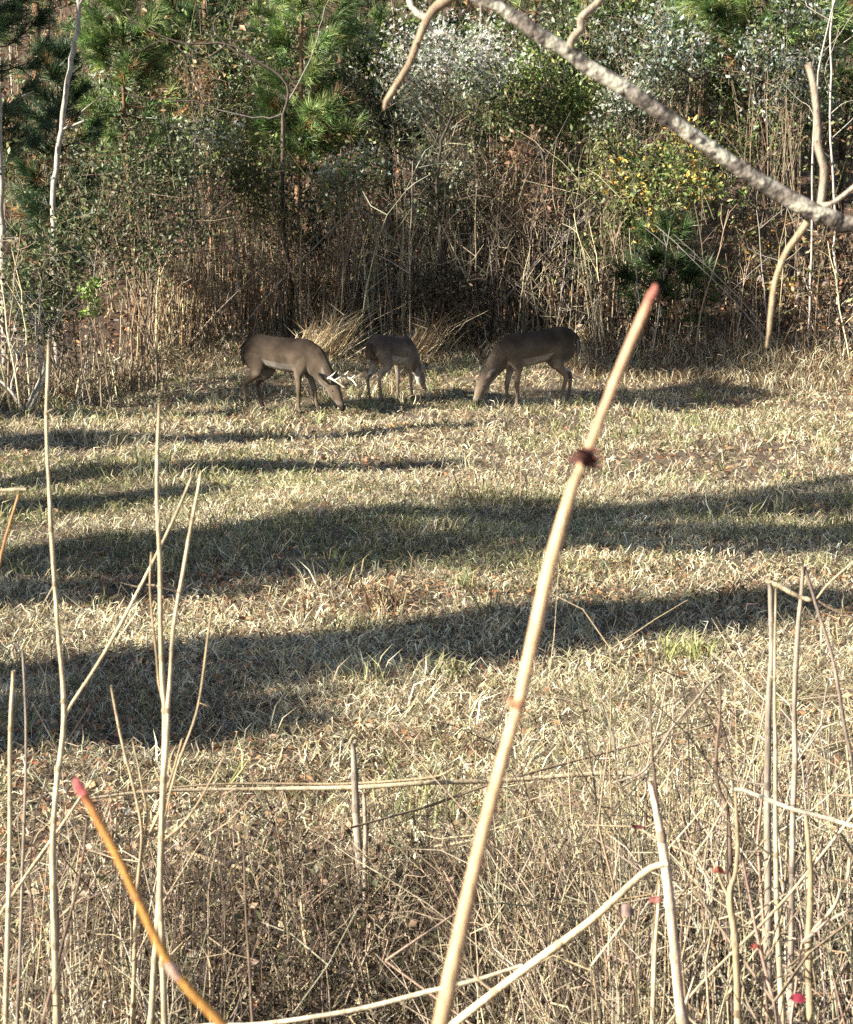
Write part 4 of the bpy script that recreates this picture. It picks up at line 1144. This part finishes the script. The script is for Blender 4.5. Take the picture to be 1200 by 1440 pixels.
# fallen canes lying across the near field
def fallen(name, label, pts, w, col, Y):
    stalk(name, label, [(pts, w, col, Y, 'stem')], 'cane', 'fallen canes across the near field', ground_tail=False)
fallen('fallen_cane', 'long pale cane lying across the near field from left to right', [(100, 1126, 5.3), (230, 1112, 5.4), (400, 1109, 5.5), (560, 1104, 5.5), (700, 1098, 5.6), (890, 1088, 5.7), (960, 1120, 5.7)], [5, 6, 7, 8, 8, 9, 8], TANP, 5.5)
fallen('fallen_cane', 'thinner cane lying just above the long pale one', [(190, 1115, 5.5), (300, 1103, 5.6), (480, 1102, 5.7), (600, 1094, 5.7), (640, 1080, 5.7)], [3, 4, 5, 5, 4], TAN, 5.6)
fallen('fallen_cane', 'thin brown cane slanting up to the right behind the central cane', [(490, 1165, 5.3), (600, 1135, 5.5), (700, 1100, 5.6), (860, 1055, 5.8), (1000, 1020, 5.9)], [4, 5, 5, 5, 3], (0.30, 0.22, 0.15), 5.5)
fallen('fallen_cane', 'short pale stick on the ground left of the broken stubs', [(268, 1200, 5.9), (320, 1215, 5.8), (370, 1230, 5.7)], [6, 9, 5], TAN, 5.8)
fallen('fallen_cane', 'short pale stick below the long cane right of the stubs', [(600, 1192, 5.8), (660, 1182, 5.8), (720, 1165, 5.8)], [5, 6, 4], TANP, 5.8)
# arched canes at bottom centre and right
stalk('arched_cane', 'thick pale cane arching from bottom centre up to the right', [([(938, 1214), (905, 1228), (830, 1295), (740, 1362), (640, 1440), (560, 1510)], [10, 12, 14, 14, 14, 14], (0.66, 0.50, 0.32), 2.6, 'stem')])
stalk('arched_cane', 'thinner pale cane curving along the bottom edge', [([(735, 1358), (690, 1372), (600, 1396), (480, 1425), (360, 1440), (260, 1446)], [6, 7, 8, 8, 8, 8], (0.66, 0.54, 0.38), 2.7, 'stem')])
stalk('weed_stalk', 'bright thick pinkish stalk right of the arched cane', [([(915, 1098), (925, 1150), (937, 1215), (945, 1300), (954, 1390), (962, 1440)], [9, 14, 18, 17, 17, 18], (0.64, 0.48, 0.36), 3.0, 'stem'),
    ([(918, 920), (915, 1010), (920, 1080), (926, 1150)], [3, 4, 5, 6], DKS, 3.0, 'side_branch')], group=G_R)
stalk('weed_stalk', 'tall dark stalk with a snapped pale top at right', [([(1084, 818), (1086, 900), (1082, 1000), (1080, 1180), (1082, 1440)], [9, 9, 11, 13, 13], GREYS, 3.6, 'stem'), ([(1075, 815), (1092, 824), (1118, 836), (1140, 846)], [7, 10, 8, 7], TANP, 3.6, 'snapped_top')], group=G_R)
stalk('weed_stalk', 'slim pale stalk hugging the snapped dark stalk', [([(1091, 828), (1089, 1000), (1092, 1150), (1094, 1300), (1100, 1440)], [4, 6, 8, 9, 11], TANP, 3.4, 'stem')], group=G_R)
stalk('weed_stalk', 'tall bent stalk with its top folded down to the right', [([(1131, 797), (1123, 880), (1119, 1000), (1117, 1120), (1112, 1300), (1112, 1440)], [7, 8, 9, 10, 11, 12], (0.36, 0.29, 0.23), 3.7, 'stem'), ([(1131, 797), (1148, 850), (1170, 920), (1186, 1010), (1204, 1090)], [6, 6, 6, 6, 5], (0.28, 0.22, 0.18), 3.7, 'folded_top'), ([(1148, 845), (1175, 858), (1215, 876)], [4, 4, 3], (0.28, 0.2, 0.15), 3.7, 'side_branch'), ([(1150, 842), (1172, 815), (1215, 775)], [4, 4, 3], TANP, 3.7, 'side_branch')], group=G_R)
stalk('weed_stalk', 'thin dark stalk with a sharply folded top in the middle right', [([(1013, 950), (1013, 1000), (1008, 1060), (1011, 1110), (1026, 1170), (1030, 1440)], [4, 5, 6, 7, 8, 9], DKS, 3.8, 'stem'), ([(1013, 949), (985, 975), (945, 1025), (905, 1085), (862, 1100)], [4, 5, 5, 5, 4], (0.30, 0.24, 0.19), 3.8, 'folded_top'), ([(955, 918), (978, 965), (1008, 1030)], [2, 3, 3], DKS, 3.8, 'side_branch')], group=G_R)
stalk('weed_stalk', 'bent cane folded out to the right edge over a forked stem', [([(1035, 1110), (1037, 1180), (1033, 1230), (1027, 1262), (1034, 1320), (1038, 1440)], [6, 7, 8, 11, 12, 13], TAN, 3.1, 'stem'), ([(1028, 1108), (1060, 1118), (1130, 1142), (1215, 1166)], [7, 8, 8, 8], (0.72, 0.63, 0.48), 3.1, 'folded_top'), ([(1000, 1205), (1012, 1235), (1027, 1264)], [4, 5, 6], TAN, 3.1, 'side_branch')], group=G_R)
stalk('weed_stalk', 'stout pale stalk near the right edge with a curved side branch', [([(1133, 1138), (1140, 1230), (1138, 1330), (1141, 1440)], [7, 10, 11, 12], TAN, 3.2, 'stem'), ([(1197, 1206), (1188, 1245), (1170, 1280), (1140, 1312)], [5, 6, 6, 6], TANP, 3.2, 'side_branch')], group=G_R)
stalk('weed_stalk', 'pale stalk standing left of the thick pinkish stalk', [([(928, 1238), (922, 1320), (918, 1440)], [4, 6, 8], TANP, 3.1, 'stem')], group=G_R)
stalk('weed_stalk', 'thin reddish stalk leaning between the right hand stalks', [([(1044, 1200), (1060, 1290), (1078, 1370), (1098, 1440)], [4, 5, 6, 6], (0.42, 0.28, 0.22), 3.1, 'stem')], group=G_R)
stalk('weed_stalk', 'thin slanting stalk crossing up to the right edge', [([(1206, 1140), (1150, 1210), (1090, 1280), (1000, 1370), (940, 1440)], [4, 4, 5, 5, 5], TANP, 3.2, 'stem')], group=G_R)

# close, out of focus canes: red cut tip, bristly nodes
CANE = (0.56, 0.37, 0.22)
def cane(name, label, pts, w, col, Y, tipcol, nodes, tiplen):
    P = np.array([at(p[0], p[1], Y) for p in pts])
    e = P[-1]; dlt = unit(e - P[-2])
    gx = e[0] + dlt[0] * 0.35; gy = e[1] + 0.02
    tail = np.array([gx, gy, float(zfun(gx, gy)) - 0.03])
    v, f, Q, rr = twig([(p[0], p[1], Y) for p in pts], w, 'c', None, tail=tail, n=120, jit=0.0009)
    root = empty(name, tail); tag(root, label, 'cane', 'canes close to the camera')
    kk = len(rr)
    cc = np.repeat(np.tile(col, (kk, 1)) * (1 + 0.05 * rng.standard_normal((kk, 1))), 10, 0)
    cc = cc * np.repeat(np.interp(np.arange(kk), np.arange(0, kk + 3, 3), 0.72 + 0.42 * rnd(len(np.arange(0, kk + 3, 3)))), 10)[:, None]
    dd = np.repeat(np.exp(-np.arange(kk) / 1.1), 10)[:, None] * 0.7; cc = cc * (1 - dd) + np.array(tipcol) * 1.1 * dd
    MB().add(v - tail, f, cc).build('stem', M_CANE, root)
    # coloured cut tip as a short cap
    t0 = unit(Q[0] - Q[2]); tp = np.array([Q[0] - t0 * tiplen, Q[0] - t0 * tiplen * 0.4, Q[0] + t0 * 0.0015, Q[0] + t0 * 0.004])
    v, f = tubes(tp[None] + 0.0003 * rng.standard_normal((1, 4, 3)), np.array([[rr[0] * 0.9, rr[0] * 1.04, rr[0] * 0.9, rr[0] * 0.45]]), 12, cap=True)
    MB().add(v - tail, f, tipcol).build('tip', M_CANE, root)
    for (px, py, size, ncol, bristle) in nodes:
        c = at(px, py, Y); i = int(np.argmin(np.linalg.norm(Q - c, axis=1))); c = Q[i]; ax = unit(Q[i + 1] - Q[i - 1])
        L = size * Y / FPX
        rr_ = rr[i]
        s = np.linspace(-1, 1, 9)
        v, f = tubes((c + ax * s[:, None] * L * 0.5)[None], (rr_ * (1.01 + (0.25 if bristle > 8 else 0.13) * np.cos(s * 1.5) ** 2))[None], 12)
        mb = MB().add(v - tail, f, ncol)
        for k in range(bristle):
            d = unit(rng.standard_normal(3) * np.array([1, 0.7, 0.5])); d = unit(d - ax * np.dot(d, ax) * 0.7)
            p = c + ax * L * 0.45 * (2 * rnd() - 1)
            v, f = tubes(np.array([[p, p + d * (rr_ + 0.003 * rnd() + 0.002), p + d * (rr_ + 0.003 + 0.006 * rnd())]]), [[0.0016, 0.0012, 0.0004]], 5)
            mb.add(v - tail, f, np.array(ncol) * (0.8 + 0.5 * rnd()))
        mb.build('node', M_CANE, root)
    # fine hairs along the stem
    m = 500
    i = rng.integers(3, int(kk * 0.8), m); d = unit(rng.standard_normal((m, 3)))
    ax = unit(Q[i + 1] - Q[i - 1]); d = unit(d - ax * np.sum(d * ax, 1, keepdims=True)); p = Q[i] + (Q[i + 1] - Q[i]) * rnd(m, 1) + d * rr[i][:, None] * 0.95
    V = np.stack([p - ax * 0.00022, p + ax * 0.00022, p + d * (0.0012 + 0.0012 * rnd(m, 1)) - ax * 0.0005], 1).reshape(-1, 3) - tail
    MB().add(V, np.arange(m * 3).reshape(-1, 3), np.array(col) * 0.8).build('hairs', M_CANE, root)['kind'] = 'stuff'
    return root


cane('close_cane', 'thick pale cane with a red cut tip and a bristly dark node crossing the centre', [(921, 412), (872, 520), (820, 650), (803, 690), (770, 800), (736, 945), (725, 990), (700, 1090), (660, 1262), (620, 1440)],
     [14, 14, 13, 15, 20, 19, 17, 18, 20, 22], CANE, 0.95, (0.36, 0.13, 0.10), [(820, 655, 26, (0.09, 0.035, 0.028), 18), (727, 985, 16, (0.30, 0.16, 0.09), 2)], 0.005)
cane('close_cane', 'orange brown cane with a red tip at lower left', [(110, 1108), (150, 1182), (195, 1272), (240, 1356), (312, 1442)], [13, 12, 12, 13, 14], (0.52, 0.26, 0.07), 1.0, (0.38, 0.09, 0.09), [(240, 1362, 30, (0.50, 0.32, 0.25), 0), (195, 1272, 14, (0.40, 0.20, 0.07), 0)], 0.004)


# single coloured leaves
def leaf(label, px, py, Y, size, col, ang, group='red leaves low in the foreground', tilt=0.5, name='leaf', asp=0.5):
    p = at(px, py, Y) if Y else gpt(px, py) + np.array([0, 0, 0.012])
    n = 7; s = np.linspace(-1, 1, n); w = asp * 0.5 * (1 - s ** 2) ** 0.7 * (1 + 0.1 * rng.standard_normal(n)); w[0] = 0.02; w[-1] = 0.01
    z = 0.12 * s ** 2 + 0.04 * rng.standard_normal(n)
    V = []; F = []
    for i in range(n):
        V += [(s[i] * 0.5, -w[i], z[i] + 0.18 * w[i] + 0.05), (s[i] * 0.5, 0, z[i]), (s[i] * 0.5, w[i], z[i] + 0.18 * w[i] + 0.05)]
    for i in range(n - 1):
        for j in (0, 1):
            a = i * 3 + j; F += [(a, a + 1, a + 4), (a, a + 4, a + 3)]
    V = np.array(V) + 0.03 * rng.standard_normal((len(V), 3)); V[:, 2] += 0.25 * np.sin(V[:, 0] * 5 + 1)* asp
    o = MB().add(V * size * (0.75 if group.startswith('red') else 1), F, np.array(col) * 0.52 + 0.02).build(name, M_LEAF)
    o.location = p; o.rotation_euler = (tilt, 0.3 * math.sin(ang * 3), ang)
    tag(o, label, 'leaf', group)
    return o


leaf('small red leaf lying alone on the straw above the long cane', 517, 1062, None, 0.045, (0.45, 0.09, 0.06), 0.4)
leaf('bright crimson leaf at the bottom right corner', 1122, 1405, 3.0, 0.036, (0.50, 0.03, 0.07), 0.2, tilt=1.0)
leaf('rust red leaf hanging between the right hand stalks', 1012, 1228, 3.05, 0.040, (0.45, 0.13, 0.08), 2.4, tilt=1.1)
leaf('dull red leaf clinging to the thick pinkish stalk', 921, 1266, 2.95, 0.030, (0.40, 0.12, 0.09), 0.0, tilt=1.1)
leaf('small red leaf below the forked stem', 1062, 1332, 3.05, 0.026, (0.48, 0.10, 0.06), 0.3, tilt=0.9)
leaf('dark red narrow leaf left of the thick pinkish stalk', 895, 1164, 3.0, 0.036, (0.26, 0.05, 0.04), 0.5, tilt=1.0, asp=0.25)
leaf('pinkish brown curled leaf beside the arched cane', 880, 1282, 2.9, 0.034, (0.46, 0.30, 0.25), 0.3, tilt=1.0, asp=0.8)
leaf('orange brown leaf half cut off by the right edge', 1204, 935, 1.6, 0.030, (0.36, 0.15, 0.06), 1.4, group='orange leaf at the right edge', tilt=1.3, asp=0.7)
lm = []
for k in range(5):
    o = leaf('x', 600, 1300, None, 0.05, pick(BROWN, 1)[0], 0); lm.append(o.data); bpy.data.objects.remove(o)
for i in range(90):
    px, py = 1200 * rnd(), 1040 + 400 * rnd()
    p = gpt(px, py)
    o = bpy.data.objects.new('fallen_leaf', lm[i % 5]); COL.objects.link(o)
    o.location = p + np.array([0, 0, 0.02]); o.rotation_euler = (0.5 * rng.standard_normal(), 0.5 * rng.standard_normal(), 6.28 * rnd()); s = 0.7 + 0.7 * float(rnd()); o.scale = (s, s, s)
    tag(o, 'small dead brown leaf lying in the near grass', 'leaf', 'dead leaves in the near grass')

# ------------------------------------------------------------------ low foreground brush: uncountable twigs
def brush(n, x0, x1, y0, y1, h0, h1, r, pal, name, label, lean=0.3, twigs=3, w=None):
    px = x0 + (x1 - x0) * rnd(n); Y = y0 + (y1 - y0) * rnd(n)
    x = (px - 600) / FPX * Y
    stem_set(x, Y, h0 + (h1 - h0) * rnd(n) ** 1.3, r * (0.6 + 0.8 * rnd(n)), lean * np.abs(rng.standard_normal(n)), pick(pal, n, 0.2, w), twigs, name, label, K=7)


BR = [(0.50, 0.42, 0.28), (0.36, 0.29, 0.19), (0.21, 0.165, 0.115), (0.11, 0.085, 0.06), (0.42, 0.37, 0.29), (0.07, 0.055, 0.045)]
brush(800, 850, 1330, 3.2, 5.4, 0.2, 0.95, 0.0032, BR, 'right_brush', 'tangle of dry tan twigs at the lower right', 0.35, 3)
brush(60, 860, 1330, 3.0, 4.2, 0.4, 1.0, 0.0055, [(0.50, 0.38, 0.26), (0.36, 0.26, 0.18)], 'stout_brush', 'stouter dry canes in the lower right tangle', 0.3, 2)
brush(460, 690, 940, 3.8, 5.4, 0.15, 0.62, 0.0024, BR, 'middle_brush', 'greyish dry twigs beside the arched cane', 0.4, 3)
brush(1300, 120, 780, 4.5, 5.9, 0.08, 0.36, 0.0024, [(0.04, 0.032, 0.025), (0.07, 0.055, 0.04), (0.12, 0.09, 0.065), (0.36, 0.29, 0.20)], 'dark_brush', 'dark fine twiggy weeds along the bottom centre', 0.55, 5)
brush(260, -160, 300, 3.0, 4.8, 0.2, 0.8, 0.0026, BR, 'left_brush', 'dry twigs round the left hand stalks', 0.3, 3)
brush(160, 780, 1300, 4.6, 6.2, 0.2, 0.6, 0.0025, [(0.16, 0.11, 0.08), (0.26, 0.19, 0.13), (0.42, 0.32, 0.22)], 'sparse_brush', 'sparse dark twigs standing in the sunlit grass at right', 0.4, 3)
brush(260, -60, 720, 4.9, 6.4, 0.08, 0.35, 0.0022, [(0.16, 0.11, 0.08), (0.30, 0.22, 0.15)], 'low_brush', 'low brown weeds in front of the long fallen cane', 0.5, 3)
# small curled leaves on the dark low brush
n = 3200
px = 60 + 720 * rnd(n); Y = 4.7 + 1.3 * rnd(n); x = (px - 600) / FPX * Y
C = np.stack([x, Y, zfun(x, Y) + 0.02 + 0.22 * rnd(n) ** 2], 1)
v, f = leaves(C, 0.022 * (0.5 + rnd(n)), 0.6)
tag(MB().add(v, f, rep(pick([(0.06, 0.042, 0.03), (0.12, 0.08, 0.05), (0.26, 0.19, 0.12), (0.07, 0.07, 0.035)], n, 0.25), 4)).build('dark_brush_leaves', M_LEAF), 'small curled dead leaves on the low dark weeds', None, None, 'stuff')
